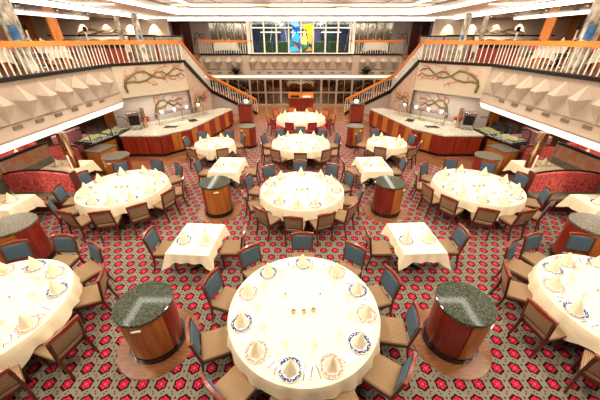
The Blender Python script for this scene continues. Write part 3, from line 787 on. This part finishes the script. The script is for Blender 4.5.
# ------------------------------------------------------------------ side booths under the balconies
for s in (-1, 1):
    sd = SIDE[s]
    pole = thing('bronze_pole', f'tall polished bronze pole beside the {sd} round table', 'pole', (mx(s, 7.5), 8.35, 0), 0)
    obj('shaft', lathe(NB(), [(0, .05), (.14, .05), (.14, 1.93), (0, 1.93)], 28), 'chrome', pole, True)
    obj('base_collar', lathe(NB(), [(0, 0), (.2, 0), (.19, .05), (0, .05)], 28), 'chrome', pole, True)
    def banquette(y, a0, a1, label, both=True):
        t = thing('banquette', label, 'banquette', (0, 0, 0)); c = (a0 + a1) / 2; w = a1 - a0; x = mx(s, c)
        obj('plinth', box(NB(), (x, y, .17), (w, .95 if both else .55, .34), .01), 'doorred', t)
        for q in ((-1, 1) if both else (-1,)):
            obj('seat_cushion', box(NB(), (x, y + q * .29, .4), (w, .46, .14), .04, seg=3), 'olive', t, True)
        # back with a gently arched top
        bm = NB(); m = 14; f = []; 
        for i in range(m + 1):
            u = i / m; h = .98 + .13 * math.sin(PI * u) ** .7; xx = mx(s, a0 + w * u)
            f.append([bm.verts.new(v) for v in ((xx, y - .1, .42), (xx, y - .07, h - .03), (xx, y - .04, h), (xx, y + .04, h), (xx, y + .07, h - .03), (xx, y + .1, .42))])
        for A, B in zip(f, f[1:]):
            for k in range(5): bm.faces.new((A[k], A[k + 1], B[k + 1], B[k]))
        bm.faces.new(f[0]); bm.faces.new(f[-1])
        obj('backrest', bm, 'damask', t, True)
        bm = NB(); tube(bm, [(mx(s, a0 + w * i / 14), y, 1.0 + .13 * math.sin(PI * i / 14) ** .7) for i in range(15)], .028, 6)
        obj('top_rail', bm, 'blackpaint', t, True)
        obj('end_panel', box(NB(), (mx(s, a0 - .025), y, .54), (.05, .22, 1.08), .01), 'doorred', t)
    banquette(7.28, 6.75, 8.75, f'red damask back-to-back banquette between the two {sd} booth tables')
    banquette(9.5, 8.05, 9.3, f'red damask banquette behind the farther {sd} booth table', False)
    banquette(4.9, 7.3, 8.75, f'red damask banquette before the nearer {sd} booth table')
    square_table(mx(s, 7.95), 6.12, .62, .40, f'{sd} booth table, nearer', 0, (), 20 + s, detail=False, seats=((-.3, -.05), (.3, .05)), drop=.3)
    square_table(mx(s, 7.95), 8.62 if 0 else 8.55, .60, .42, f'{sd} booth table, farther', 0, (), 30 + s, detail=False, seats=((-.25, -.05), (.25, .05)), drop=.3)
    # etched divider with black top rail
    t = thing('etched_divider', f'etched glass divider with black rail behind the {sd} booths', 'divider', (0, 0, 0))
    a, b = (mx(s, 8.95), 4.2), (mx(s, 8.75), 9.0)
    A, B = Vector((*a, 0)), Vector((*b, 0))
    obj('lower_panel', bar(NB(), A + Vector((0, 0, .45)), B + Vector((0, 0, .45)), .06, .9), 'olive', t)
    obj('etched_pane', bar(NB(), A + Vector((0, 0, 1.12)), B + Vector((0, 0, 1.12)), .03, .44), 'etchedorange', t)
    obj('top_rail', bar(NB(), A + Vector((0, 0, 1.37)), B + Vector((0, 0, 1.37)), .1, .07), 'blackpaint', t)
    for q in (0, .33, .66, 1):
        c = A + (B - A) * q; obj('post', box(NB(), (c.x, c.y, .7), (.06, .06, 1.4)), 'mullion', t)
    # glass end screen with slim post beside banquette
    e = thing('booth_post', f'slim white post at the end of the {sd} banquette back', 'post', (mx(s, 6.85), 7.5, 0), 0)
    obj('shaft', box(NB(), (0, 0, .75), (.035, .035, 1.5)), 'white', e); obj('glass_fin', box(NB(), (s * .5, 0, 1.32), (.95, .012, .36)), 'glass', e)
    # outer booths beyond the divider
    def sofa(x, y, rz, label, mat='damask', w=1.9):
        t = thing('sofa', label, 'sofa', (x, y, 0), rz)
        obj('seat_cushion', box(NB(), (0, -.1, .33), (w, .7, .3), .06, seg=3), mat, t, True)
        obj('backrest', box(NB(), (0, .28, .62), (w, .2, .75), .07, seg=3), mat, t, True)
        for q in (-1, 1): obj('armrest', box(NB(), (q * (w / 2 - .08), -.06, .42), (.18, .76, .5), .06, seg=3), mat, t, True)
        obj('base', box(NB(), (0, 0, .09), (w - .1, .6, .18)), 'darkwood', t)
    sofa(mx(s, 11.6), 7.4, R(90 * -s), f'red damask sofa far under the {sd} balcony, nearer')
    sofa(mx(s, 11.6), 10.2, R(90 * -s), f'red damask sofa far under the {sd} balcony, farther')
    sofa(mx(s, 9.85), 11.6, R(90 * -s), f'pink floral sofa behind the {sd} salad bar', 'pinkfloral', 1.5)
    square_table(mx(s, 10.2), 7.6, .5, .6, f'{sd} table beyond the etched divider, nearer', 0, (), 40 + s, detail=False, cloth='cloth2', drop=.25)
    square_table(mx(s, 10.2), 9.6, .5, .6, f'{sd} table beyond the etched divider, farther', 0, (), 50 + s, detail=False, cloth='cloth2', drop=.25)
    # wood service cabinet, salad bar
    c = thing('service_cabinet', f'low orange wood cabinet with grey top beside the {sd} farther booth', 'cabinet', (mx(s, 7.55), 9.8, 0), R(s * 12))
    obj('body', box(NB(), (0, 0, .43), (.62, .75, .86), .01), 'orange', c); obj('top', box(NB(), (0, 0, .885), (.7, .82, .05), .006), 'greytop', c)
    obj('door', box(NB(), (0, -.385, .45), (.54, .02, .7), .006), 'orange', c)
    sb = thing('salad_bar', f'{sd} salad bar with greens under curved glass guards', 'salad bar', (mx(s, 8.4), 11.48, 0), R(90 + s * 14))
    obj('cabinet', box(NB(), (0, 0, .4), (2.1, .8, .8), .01), 'darkwood', sb); obj('door', box(NB(), (-.3, s * .41, .42), (.7, .02, .6), .005), 'orange', sb)
    obj('worktop', box(NB(), (0, 0, .83), (2.2, .9, .06), .01), 'black', sb)
    for q in (-.52, .52): 
        obj('salad_tray', box(NB(), (q, 0, .88), (.95, .68, .06), .015), 'steel', sb)
        bm = NB(); rnd = random.Random(q + s)
        for k in range(70): bmesh.ops.create_icosphere(bm, subdivisions=1, radius=.07, matrix=Matrix.Translation((q + rnd.uniform(-.4, .4), rnd.uniform(-.26, .26), .91 + rnd.uniform(0, .05))) @ Matrix.Diagonal((1, 1, .5, 1)))
        obj('greens', bm, 'salad', sb, True)
    for q in (-1.02, 0, 1.02):
        tube_b = NB(); tube(tube_b, [(q, -.4, .86), (q, -.4, 1.15), (q, -.3, 1.32), (q, -.1, 1.4), (q, .15, 1.4)], .018, 8); obj('guard_post', tube_b, 'blackpaint', sb, True)
    for q in (-.51, .51):
        bm = NB(); pr = [(-.4, 1.0), (-.4, 1.15), (-.3, 1.32), (-.1, 1.4), (.15, 1.4)]
        for (y0, z0), (y1, z1) in zip(pr, pr[1:]): quad(bm, (q - .49, y0, z0), (q + .49, y0, z0), (q + .49, y1, z1), (q - .49, y1, z1))
        obj('curved_glass', bm, 'glass', sb, True)
    dc = thing('dark_cabinet', f'dark wood cabinet behind the {sd} salad bar', 'cabinet', (mx(s, 9.5), 14.3, 0), 0)
    obj('body', box(NB(), (0, 0, .75), (1.0, .7, 1.5), .01), 'darkwood', dc); obj('door', box(NB(), (0, -.355, .8), (.84, .02, 1.2), .006), 'orange', dc); obj('handle', box(NB(), (.3, -.375, .85), (.03, .03, .16)), 'steel', dc)
    for k in range(4):
        place_chair('blue', mx(s, 9.3 + .75 * (k % 2)), 12.2 + .0 * k if 0 else 10.9 + .8 * (k // 2) + 1.6, R(90 * s + 10 * k), f'dark chair far behind the {sd} salad bar, {("nearest", "second", "third", "farthest")[k]} of four', 'chairs behind the salad bars')

# ------------------------------------------------------------------ rear lower glass wall
YG = 22.0
for k, (xa, xb) in enumerate([(-7.1, -5.4), (-5.4, -3.75), (-3.75, -2.6), (-2.6, -1.45), (-1.45, .07), (.07, 1.6), (1.6, 2.75), (2.75, 3.9), (3.9, 5.55), (5.55, 7.25)]):
    mid = k in (4, 5)
    nm = ('door_%d' % (k - 3)) if mid else 'window_%d' % (k + 1)
    bm = NB(); w = .07
    for xx in (xa + w / 2, xb - w / 2): box(bm, (xx, YG, .96), (w, .08, 1.9))
    for z in (.05, .93, 1.87): box(bm, ((xa + xb) / 2, YG, z), (xb - xa, .07, .09))
    if not mid: box(bm, ((xa + xb) / 2, YG, .96), (.04, .07, 1.9))
    f = struct(nm, bm, 'mullion')
    g = obj('pane', box(NB(), ((xa + xb) / 2, YG, .96), (xb - xa - .1, .012, 1.8)), 'darkglass', f)
    if mid: obj('door_handle', box(NB(), (xb - .14 if k == 4 else xa + .14, YG - .07, .95), (.03, .04, .4), .01), 'chrome', f)
struct('wall_pantry', box(NB(), (.07, 25.6, 1.6), (15, .1, 3.3)), 'darkroom')
struct('wall_rear_lower_left', box(NB(), (-11.6, 22.3, 1.6), (9, .2, 3.3)), 'mural'); struct('wall_rear_lower_right', box(NB(), (11.75, 22.3, 1.6), (9, .2, 3.3)), 'mural')
for k, xx in enumerate((-.75, .9)):
    t = thing('display_shelf', f'dark wood shelf unit behind the {SIDE[(-1, 1)[k]]} glass door', 'shelf', (xx, 24.6, 0), 0)
    for z in (.4, .85, 1.3, 1.75): obj('shelf', box(NB(), (0, 0, z), (1.4, .4, .05)), 'orange', t)
    for q in (-.7, .7): obj('upright', box(NB(), (q, 0, .95), (.06, .42, 1.9)), 'darkwood', t)
    obj('back_panel', box(NB(), (0, .2, .95), (1.4, .03, 1.9)), 'darkroom', t)
for k in range(6):
    xx = (-6.3, -4.6, -3.1, 3.3, 4.8, 6.4)[k]
    t = thing('dark_curtain', f'dark hanging curtain behind the rear glass, {ORD[k]} from left', 'curtain', (xx, 23.2, 0), 0, 'curtains behind rear glass')
    bm = NB(); pts = [(-.45 + .9 * i / 30, .06 * math.sin(i * 1.4)) for i in range(31)]
    for (x0, y0), (x1, y1) in zip(pts, pts[1:]): quad(bm, (x0, y0, .05), (x1, y1, .05), (x1, y1, 2.0), (x0, y0, 2.0))
    obj('fabric', bm, 'darkroom', t, True); obj('rod', tube(NB(), [(-.5, 0, 2.02), (.5, 0, 2.02)], .02, 8), 'chrome', t, True)
hd = thing('host_desk', 'red wood host desk with orange top before the rear glass doors', 'desk', (.07, 19.7, 0), 0)
obj('body', box(NB(), (0, 0, .5), (1.65, .55, .92), .01), 'redwood', hd); obj('kick_base', box(NB(), (0, 0, .03), (1.5, .45, .06)), 'blackpaint', hd)
obj('top', box(NB(), (0, 0, .98), (1.75, .65, .04), .008), 'orange', hd); obj('back_ledge', box(NB(), (0, .28, 1.12), (1.75, .08, .26), .008), 'rail', hd)
for q in (-1, 1):
    dd = obj('door', box(NB(), (q * .4, -.285, .5), (.74, .02, .8), .006), 'redwood', hd); obj('door_knob', box(NB(), (q * .1, -.305, .7), (.03, .03, .03)), 'steel', dd)
bk = tag(obj('menu_stack', box(NB(), (.3, 0, 0), (.55, .32, .07), .01), 'tag', None, False, (.17, 19.65, 1.036)), 'white stack of menus on the right half of the host desk', 'menus')
tr = tag(obj('dark_box', box(NB(), (0, 0, 0), (.6, .3, .1), .015), 'blackpaint', None, False, (-.35, 19.65, 1.051)), 'dark flat box on the left half of the host desk', 'box')

# ------------------------------------------------------------------ upper rear: tall window wall with stained glass
f = None
bm = NB()
for k in range(9):
    xx = -3.38 + .8625 * k; box(bm, (xx, YR + .1, 4.52), (.10, .12, 2.1))
for xx in (-3.6, 3.74): box(bm, (xx, YR + .1, 4.52), (.2, .2, 2.1))
for z in (3.52, 5.52): box(bm, (C0, YR + .1, z), (7.3, .1, .1))
wf = struct('window_11', bm, 'white')
for k in range(8):
    xx = -3.38 + .8625 * (k + .5)
    obj('pane', box(NB(), (xx, YR + .1, 4.52), (.76, .012, 1.95)), 'glass', wf)
sg = thing('stained_glass', 'abstract blue and yellow stained glass in the centre of the tall windows', 'stained glass', (C0, YR + .04, 3.56), 0)
def SGC(nm, c):
    m = pm(nm, c, .2, noise=.12, nscale=6); b = m.node_tree.nodes['Principled BSDF']; b.inputs['Emission Color'].default_value = (*c, 1); b.inputs['Emission Strength'].default_value = .55; M[nm] = m; return nm  # emission in the glass colour stands in for light from behind
cs = {k: SGC('glass_' + k, c) for k, c in dict(cyan=(.05, .42, .7), blue=(.02, .12, .5), sky=(.25, .55, .75), yellow=(.95, .78, .03), lemon=(.9, .9, .2), green=(.02, .16, .12), orange=(.85, .25, .03), red=(.5, .04, .03), teal=(.02, .25, .3), gold=(.75, .5, .05)).items()}
SHP = [('sky', [(248, 108), (285, 104), (298, 128), (262, 140)]), ('blue', [(252, 118), (262, 140), (298, 130), (298, 150), (280, 165)]), ('cyan', [(262, 200), (284, 152), (300, 182), (288, 214)]),
       ('yellow', [(304, 122), (357, 118), (358, 182), (330, 150)]), ('lemon', [(303, 225), (318, 140), (334, 200), (326, 238)]), ('gold', [(330, 152), (357, 184), (352, 222), (336, 205)]),
       ('cyan', [(244, 236), (276, 226), (298, 256), (250, 259)]), ('red', [(258, 207), (284, 222), (297, 250), (274, 224)]), ('green', [(300, 214), (344, 228), (308, 256)]), ('orange', [(322, 256), (347, 232), (358, 252)]),
       ('blue', [(286, 216), (300, 190), (302, 246)]), ('teal', [(248, 205), (258, 190), (270, 222), (246, 232)]), ('yellow', [(242, 250), (250, 258), (242, 260)]), ('sky', [(262, 142), (282, 168), (258, 198)])]
for nm, pts in SHP:
    bm = NB(); q = [((px - 303) * .01465, 5.54 - (py / 5 - 20) * .06 - 3.56) for px, py in pts]
    a = [bm.verts.new((x, 0, z)) for x, z in q]; b = [bm.verts.new((x, .015, z)) for x, z in q]; n = len(q)
    bm.faces.new(a); bm.faces.new(b[::-1])
    for i in range(n): bm.faces.new((a[i], a[(i + 1) % n], b[(i + 1) % n], b[i]))
    o = obj('glass_piece', bm, cs[nm], sg); o['label'] = nm + ' glass piece'
# the atrium seen through the glass
struct('wall_atrium', box(NB(), (C0, 29, 4.7), (16, .1, 2.6)), 'atrium')
for k in range(7):
    t = tag(obj('atrium_planter', box(NB(), (-4.2 + 1.42 * k, 25.6, 3.86), (1.1, .5, .78), .05), 'atriumgreen'), f'green hedge planter behind the tall windows, {ORD[k]} from left', 'planter', 'hedge planters behind windows')
for k in range(4):
    tag(obj('blue_panel', box(NB(), (-3.9 + 2.65 * k, 28, 4.3), (.9, .08, 1.66), .02), 'atriumblue'), f'blue wall panel far behind the tall windows, {ORD[k]} from left', 'panel', 'blue panels behind windows')
for k in range(6):
    x0 = -4.2 + 1.6 * k
    tag(obj('white_beam', bar(NB(), (x0, 26.5, 3.6), (x0 + (.35 if k % 2 else -.3), 26.5, 5.5), .09, .09), 'white'), f'slanting white beam behind the tall windows, {ORD[k]} from left', 'beam', 'slanting beams behind windows')
for k, z in enumerate((4.95, 5.3)):
    tag(obj('light_tube', bar(NB(), (-4.5, 28.92, z), (4.6, 28.92, z), .06, .06), 'valance'), ('lower', 'upper')[k] + ' long light tube behind the tall windows', 'light')
# side parts of the upper rear wall
for s in (-1, 1):
    sd = SIDE[s]
    gl = thing('mirror_panels', f'tall etched mirror panels beside the {sd} of the tall windows', 'mirror', (0, 0, 0))
    for k in range(5): obj('panel', box(NB(), (mx(s, 4.1 + .62 * k), 24.2, 4.5), (.56, .04, 2.05)), 'mirror', gl)
    for k in range(6): obj('frame_post', box(NB(), (mx(s, 3.8 + .62 * k), 24.18, 4.5), (.06, .08, 2.05)), 'mullion', gl)
    struct('wall_upper_rear_' + sd, box(NB(), (mx(s, 7.62), 24.3, 4.5), (1.4, .1, 2.06)), 'greywall')
    branch(f'dark branch relief on the {sd} upper rear wall above the railing', (mx(s, 8.2), 24.22), (mx(s, 7.0), 24.22), 4.0, 1.1, [(LO[0][0], .04), (LO[1][0], .03)], LT[:1], .02)
    dr = struct('door_' + ('3' if s < 0 else '4'), box(NB(), (mx(s, 9.0), 24.25, 4.5), (1.35, .1, 2.06)), 'doorred')
    obj('door_handle', box(NB(), (mx(s, 9.0), 24.16, 4.4), (.06, .06, 1.8)), 'chrome', dr)
    struct('wall_spot_' + sd, box(NB(), (mx(s, 12.85), 20.5, 4.5), (8.9, .15, 2.06)), 'mural')
    branch(f'olive branch relief on the {sd} upper spot-lit wall', (mx(s, 14.4), 20.4), (mx(s, 11.0), 20.4), 4.45, .6, [(UP[0][0], .05), (UP[1][0], .04)], UT[:4], .02)
    for k, a in enumerate((15.8, 14.6)):
        struct('wall_panel_%s_%d' % (sd, k + 1), box(NB(), (mx(s, a - 1.2), 16 + 1.5 * k, 4.45), (.1, (1.5, .7)[k], 1.95)), ('doorred', 'orange')[k])

# ------------------------------------------------------------------ upper deck furniture
for s in (-1, 1):
    sd = SIDE[s]
    for j, (a, y, k0) in enumerate(((9.4, 15.5, 0), (9.6, 12.9, 0))):
        pass
    for j, (a, y, hx) in enumerate(((10.3, 9.6, .7), (10.3, 12.3, .6), (10.5, 17.8, .6))):
        w = ('nearest', 'second', 'third')[j]
        square_table(mx(s, a), y, hx, .5, f'{w} table on {sd} upper deck', 0, (), 60 + j, detail=False, z0=ZD, cloth='cloth2', drop=.45, cornerd=.1)
        for q, (dx, dy, rz) in enumerate(((-.45, -.75, 0), (.45, -.75, 0), (-.45, .75, PI), (.45, .75, PI))):
            place_chair('pink', mx(s, a) + dx, y + dy, rz, f'red upholstered chair, {("near left", "near right", "far left", "far right")[q]} of {w} table on {sd} upper deck', 'upper deck chairs', ZD)
    bt = thing('booth_bench', f'beige booth bench on the {sd} upper deck nearest the camera', 'bench', (mx(s, 9.5), 7.6, ZD), R(90 * s))
    obj('seat_cushion', box(NB(), (0, 0, .4), (2.2, .55, .16), .04, seg=3), 'tanback', bt, True); obj('backrest', box(NB(), (0, .3, .6), (2.2, .16, .95), .05, seg=3), 'tanback', bt, True); obj('base', box(NB(), (0, 0, .16), (2.1, .5, .32)), 'olive', bt)
    cb = thing('low_cabinet', f'low red cabinet with black top on the {sd} upper deck', 'cabinet', (mx(s, 9.0), 14.3, ZD), R(-45 * s))
    obj('body', box(NB(), (0, 0, .3), (1.5, .45, .6), .01), 'redwood', cb); obj('top', box(NB(), (0, 0, .75), (1.6, .55, .3), .02), 'blackpaint', cb)
    dv = thing('etched_screen', f'grey etched glass screen with wood posts at the {sd} stair head', 'screen', (mx(s, 7.75), 17.0, ZD), R(-20 * s))
    obj('pane', box(NB(), (0, 0, .55), (2.6, .04, 1.0)), 'etched', dv); obj('top_rail', box(NB(), (0, 0, 1.08), (2.7, .08, .06), .01), 'blackpaint', dv)
    for q in (-1.3, -.1, 1.3): obj('post', box(NB(), (q, 0, .56), (.09, .09, 1.12), .01), 'redwood', dv)
    d2 = thing('dark_rail_screen', f'long low screen with black rail before the {sd} upper spot-lit wall', 'screen', (mx(s, 12.0), 19.2, ZD), 0)
    obj('pane', box(NB(), (0, 0, .55), (6.4, .05, 1.0)), 'etched', d2); obj('top_rail', box(NB(), (0, 0, 1.13), (6.5, .1, .08), .01), 'blackpaint', d2)
    # decorated columns
    for j, (a, y, r) in enumerate(((9.25, 10.3, .24), (8.35, 16.4, .16), (9.6, 17.0, .11))):
        t = thing('mosaic_column', f'mosaic patterned column on the {sd} upper deck, {("nearest the camera", "at the stair head", "slim one farthest back")[j]}', 'column', (mx(s, a), y, ZD), 0)
        obj('shaft', lathe(NB(), [(0, 0), (r, 0), (r, 2.02), (0, 2.02)], 28), 'mosaic', t, True)
        if j < 2: obj('blue_band', lathe(NB(), [(r, .92), (r + .01, .92), (r + .01, 1.32 - .2 * j), (r, 1.32 - .2 * j)], 20, a0=R(-75 if s < 0 else -160), a1=R(-20 if s < 0 else -105)), 'mosaicblue', t, True)
    for j, (a, y) in enumerate(((9.7, 14.4), (9.95, 11.6))):
        t = thing('torch_lamp', f'slim white floor lamp with dark head on the {sd} upper deck, {("farther", "nearer")[j]}', 'lamp', (mx(s, a), y, ZD), 0)
        obj('base', lathe(NB(), [(0, 0), (.14, 0), (.13, .03), (0, .04)], 20), 'white', t, True); obj('pole', lathe(NB(), [(0, .03), (.03, .03), (.025, 1.25), (0, 1.25)], 12), 'white', t, True)
        obj('lamp_head', lathe(NB(), [(0, 1.22), (.06, 1.24), (.09, 1.34), (.05, 1.42), (0, 1.43)], 16), 'blackpaint', t, True)
    # planters on the rear balcony front
    square_table(mx(s, 5.5), 23.2, .75, .4, f'{sd} rear table behind the far railing', 0, (), 70 + s, detail=False, z0=ZD, cloth='cloth2', drop=.5, cornerd=.1)
    pl = thing('hanging_planter', f'dark bowl planter with leaves on the {sd} of the rear balcony front', 'planter', (mx(s, 4.75), YR - .32, 2.2), 0)
    obj('bracket', box(NB(), (0, .14, .04), (.3, .36, .06)), 'blackpaint', pl)
    obj('bowl', lathe(NB(), [(0, .06), (.14, .06), (.34, .3), (.32, .3), (.12, .1), (0, .1)], 24), 'blackpaint', pl, True)
    bm = NB(); rnd = random.Random(s * 3 + 9)
    for q in range(60):
        a = rnd.uniform(0, 2 * PI); l = rnd.uniform(.2, .55); e = rnd.uniform(.1, 1.2); b0 = Vector((.08 * math.cos(a), .08 * math.sin(a), .28))
        tip = b0 + Vector((math.cos(a) * l * math.cos(e), math.sin(a) * l * math.cos(e) * .55, l * math.sin(e) - .1)); sd_ = Vector((-math.sin(a), math.cos(a), 0)) * .03; mid = (b0 + tip) / 2 + Vector((0, 0, .06))
        bm.faces.new([bm.verts.new(v) for v in (b0, mid - sd_, tip, mid + sd_)])
    obj('leaves', bm, 'leaf', pl)

# ------------------------------------------------------------------ ceilings and cove lights
Z0, Z1, Z2 = 5.5, 5.68, 6.06
X0, Y0, X1, Y1 = 9.6, 22.0, 7.3, 19.5
def frame_ceiling(name, xo, yo, xi, yi, z, mat, ym=-2.2):
    bm = NB()
    for a, b, c, d in ((-xo, ym, -xi, yo), (xi, ym, xo, yo), (-xi, yi, xi, yo)):
        box(bm, ((a + c) / 2 + C0, (b + d) / 2, z + .02), (c - a, d - b, .04))
    return struct(name, bm, mat)
frame_ceiling('ceiling_outer', 20, 30, X0, Y0, Z0, 'soffit')
frame_ceiling('ceiling_step', X0, Y0, X1, Y1, Z1, 'ceiling')
struct('ceiling', box(NB(), (C0, 8.6, Z2 + .02), (2 * X1, 21.8, .04)), 'ceiling')
def ring(name, hx, y, z0, z1, th=.05, ym=-2.2):
    bm = NB(); zc = (z0 + z1) / 2
    for p, q in (((C0 - hx, ym, zc), (C0 - hx, y, zc)), ((C0 - hx, y, zc), (C0 + hx, y, zc)), ((C0 + hx, y, zc), (C0 + hx, ym, zc))): bar(bm, p, q, th, z1 - z0)
    return obj(name, bm, 'cove')
tag(ring('cove_light', X0, Y0, Z0 - .02, Z1 + .0), 'outer glowing cove light strip around the raised ceiling', 'light')
tag(ring('cove_light', X1, Y1, Z1 + .01, Z1 + .12), 'inner glowing cove light strip around the middle ceiling', 'light')
def ringm(name, hx, y, z0, z1, mat, th=.06):
    o = ring(name, hx, y, z0, z1, th); o.data.materials[0] = M[mat]; o['kind'] = 'structure'
ringm('trim_1', X1 + .02, Y1 + .03, Z1 + .12, Z2, 'ceiling'); ringm('trim_2', X1 - .06, Y1 - .06, Z2 - .09, Z2 - .01, 'trim'); ringm('trim_3', X0 - .05, Y0 - .05, Z1 - .03, Z1, 'blackpaint', .05)
bm = NB()
for xx in (-4.4, 0, 4.4): box(bm, (C0 + xx, 9, Z2 - .01), (.04, 20, .03))
for yy in (17.6, 14, 10, 6): box(bm, (C0, yy, Z2 - .012), (2 * X1, .04, .03))
struct('trim_4', bm, 'trim')
for s in (-1, 1):
    tag(obj('ceiling_light_line', bar(bar(NB(), (mx(s, 6.1), 2.6, Z2 - .02), (mx(s, 6.1), 7.1, Z2 - .02), .2, .03), (mx(s, 6.1), 13, Z2 - .02), (mx(s, 6.1), 19, Z2 - .02), .2, .03), 'cove'), f'long thin light line running lengthwise in the {SIDE[s]} half of the middle ceiling', 'light')
    tag(obj('ceiling_light_line', bar(NB(), (mx(s, 6.0), 7.0, Z2 - .02), (mx(s, .4), 7.0, Z2 - .02), .2, .03), 'cove'), f'thin crosswise light line in the {SIDE[s]} half of the middle ceiling', 'light')
# light beams across the outer soffit
for s in (-1, 1):
    bm = bar(NB(), (mx(s, 13.6), 3, Z0 - .04), (mx(s, 12.9), 19.5, Z0 - .04), .5, .07)
    tag(obj('light_strip', bm, 'valance'), f'long bright light strip in the brown {SIDE[s]} soffit', 'light')
    k = 0
    for y in (8.5, 10.5, 12.5, 14.5, 16.5, 18.5):
        for a in (10.7, 12.0):
            t = thing('downlight', f'small round downlight in the {SIDE[s]} brown soffit, {("inner", "outer")[a > 11]} row, {ORD[k // 2]} from camera', 'light', (mx(s, a), y, Z0 - .022), 0, 'soffit downlights')
            obj('rim', lathe(NB(), [(.05, .02), (.09, .02), (.085, 0), (.05, 0)], 20), 'steel', t, True); obj('bulb', lathe(NB(), [(0, .01), (.05, .01), (.05, .018), (0, .018)], 16), 'bulb', t); k += 1

# ------------------------------------------------------------------ lamps and added fill
def area(name, loc, size, power, col=(1, .90, .74), rot=(0, 0, 0), sy=None):
    l = bpy.data.lights.new(name, 'AREA'); l.energy = power; l.color = col; l.size = size
    if sy: l.shape = 'RECTANGLE'; l.size_y = sy
    o = bpy.data.objects.new(name, l); COL.objects.link(o); o.location = loc; o.rotation_euler = rot
    return o
for y in (1.2, 4.6, 9.6, 13.6, 19.0):
    for x in (-6.85, -2.4, 2.5, 7.0):
        area('ceiling_fill', (x, y, Z2 - .06), .7, 180 if abs(x) > 4 else 165)  # unseen area lights; rear row and outer columns added for the balcony fronts
for s in (-1, 1):
    for y in (4.5, 8, 11): area('soffit_lamp', (mx(s, 10.2), y, 2.3), 1.0, 60, (1, .86, .68))
    for y in (10, 14, 18): area('deck_lamp', (mx(s, 11.5), y, Z0 - .06), 1.0, 170, (1, .9, .75))
    area('buffet_lamp', (mx(s, 6.2), 13.6, 2.05), .8, 25, (1, .93, .82), (R(0), 0, 0))
    for a in (9.3, 10.8, 12.3, 13.8):
        l = bpy.data.lights.new('wall_spot', 'SPOT'); l.energy = 150; l.color = (1, .9, .75); l.spot_size = R(75); l.spot_blend = .6; l.shadow_soft_size = .03
        o = bpy.data.objects.new('wall_spot', l); COL.objects.link(o); o.location = (mx(s, a), 20.15, Z0 - .05); o.rotation_euler = (R(14), 0, 0)
for y in (4, 9, 14):
    for s in (-1, 1): area('cove_lamp', (mx(s, X1 + .5), y, Z1 + .06), 3.5, 40, (1, .94, .82), (0, R(180 + s * 35), 0), .3)
for x in (-4.5, C0, 4.6): area('cove_lamp', (x, Y1 - .15, Z1 + .1), 3.5, 45, (1, .94, .82), (R(180 + 40), 0, 0), .3)
for x in (-5, -2.5, C0, 2.6, 5.1): area('rear_front_fill', (x, 21.0, Z1 - .03), .6, 36, (1, .92, .78))  # added area lights without fixtures, to brighten the rear balcony pyramids
area('pantry_lamp', (C0, 23.6, 2.2), 2.0, 60, (1, .8, .55), sy=.5)
area('atrium_lamp', (C0, 25.5, 5.45), 5, 420, (.9, 1, .95), sy=1.5)
w = bpy.data.worlds.new('World'); S.world = w; w.use_nodes = True
w.node_tree.nodes['Background'].inputs[0].default_value = (1, .9, .78, 1); w.node_tree.nodes['Background'].inputs[1].default_value = .07

# ------------------------------------------------------------------ camera
cam = bpy.data.cameras.new('camera'); co = bpy.data.objects.new('camera', cam); COL.objects.link(co)
cam.sensor_width = 36; cam.lens = 273.3 / 600 * 36; cam.clip_start = .05
co.location = (0, 0, 4.41); co.rotation_euler = (R(90 - 30.47), 0, 0)
S.camera = co
S.view_settings.view_transform = 'Standard'; S.view_settings.look = 'None'; S.view_settings.gamma = 1; S.view_settings.exposure = 0
S.view_settings.use_curve_mapping = False
S.cycles.max_bounces = 8; S.cycles.sample_clamp_indirect = 6
for k, o in list(PROTO.items()):
    if k not in USED:
        for c in list(o.children_recursive) + [o]: bpy.data.objects.remove(c)
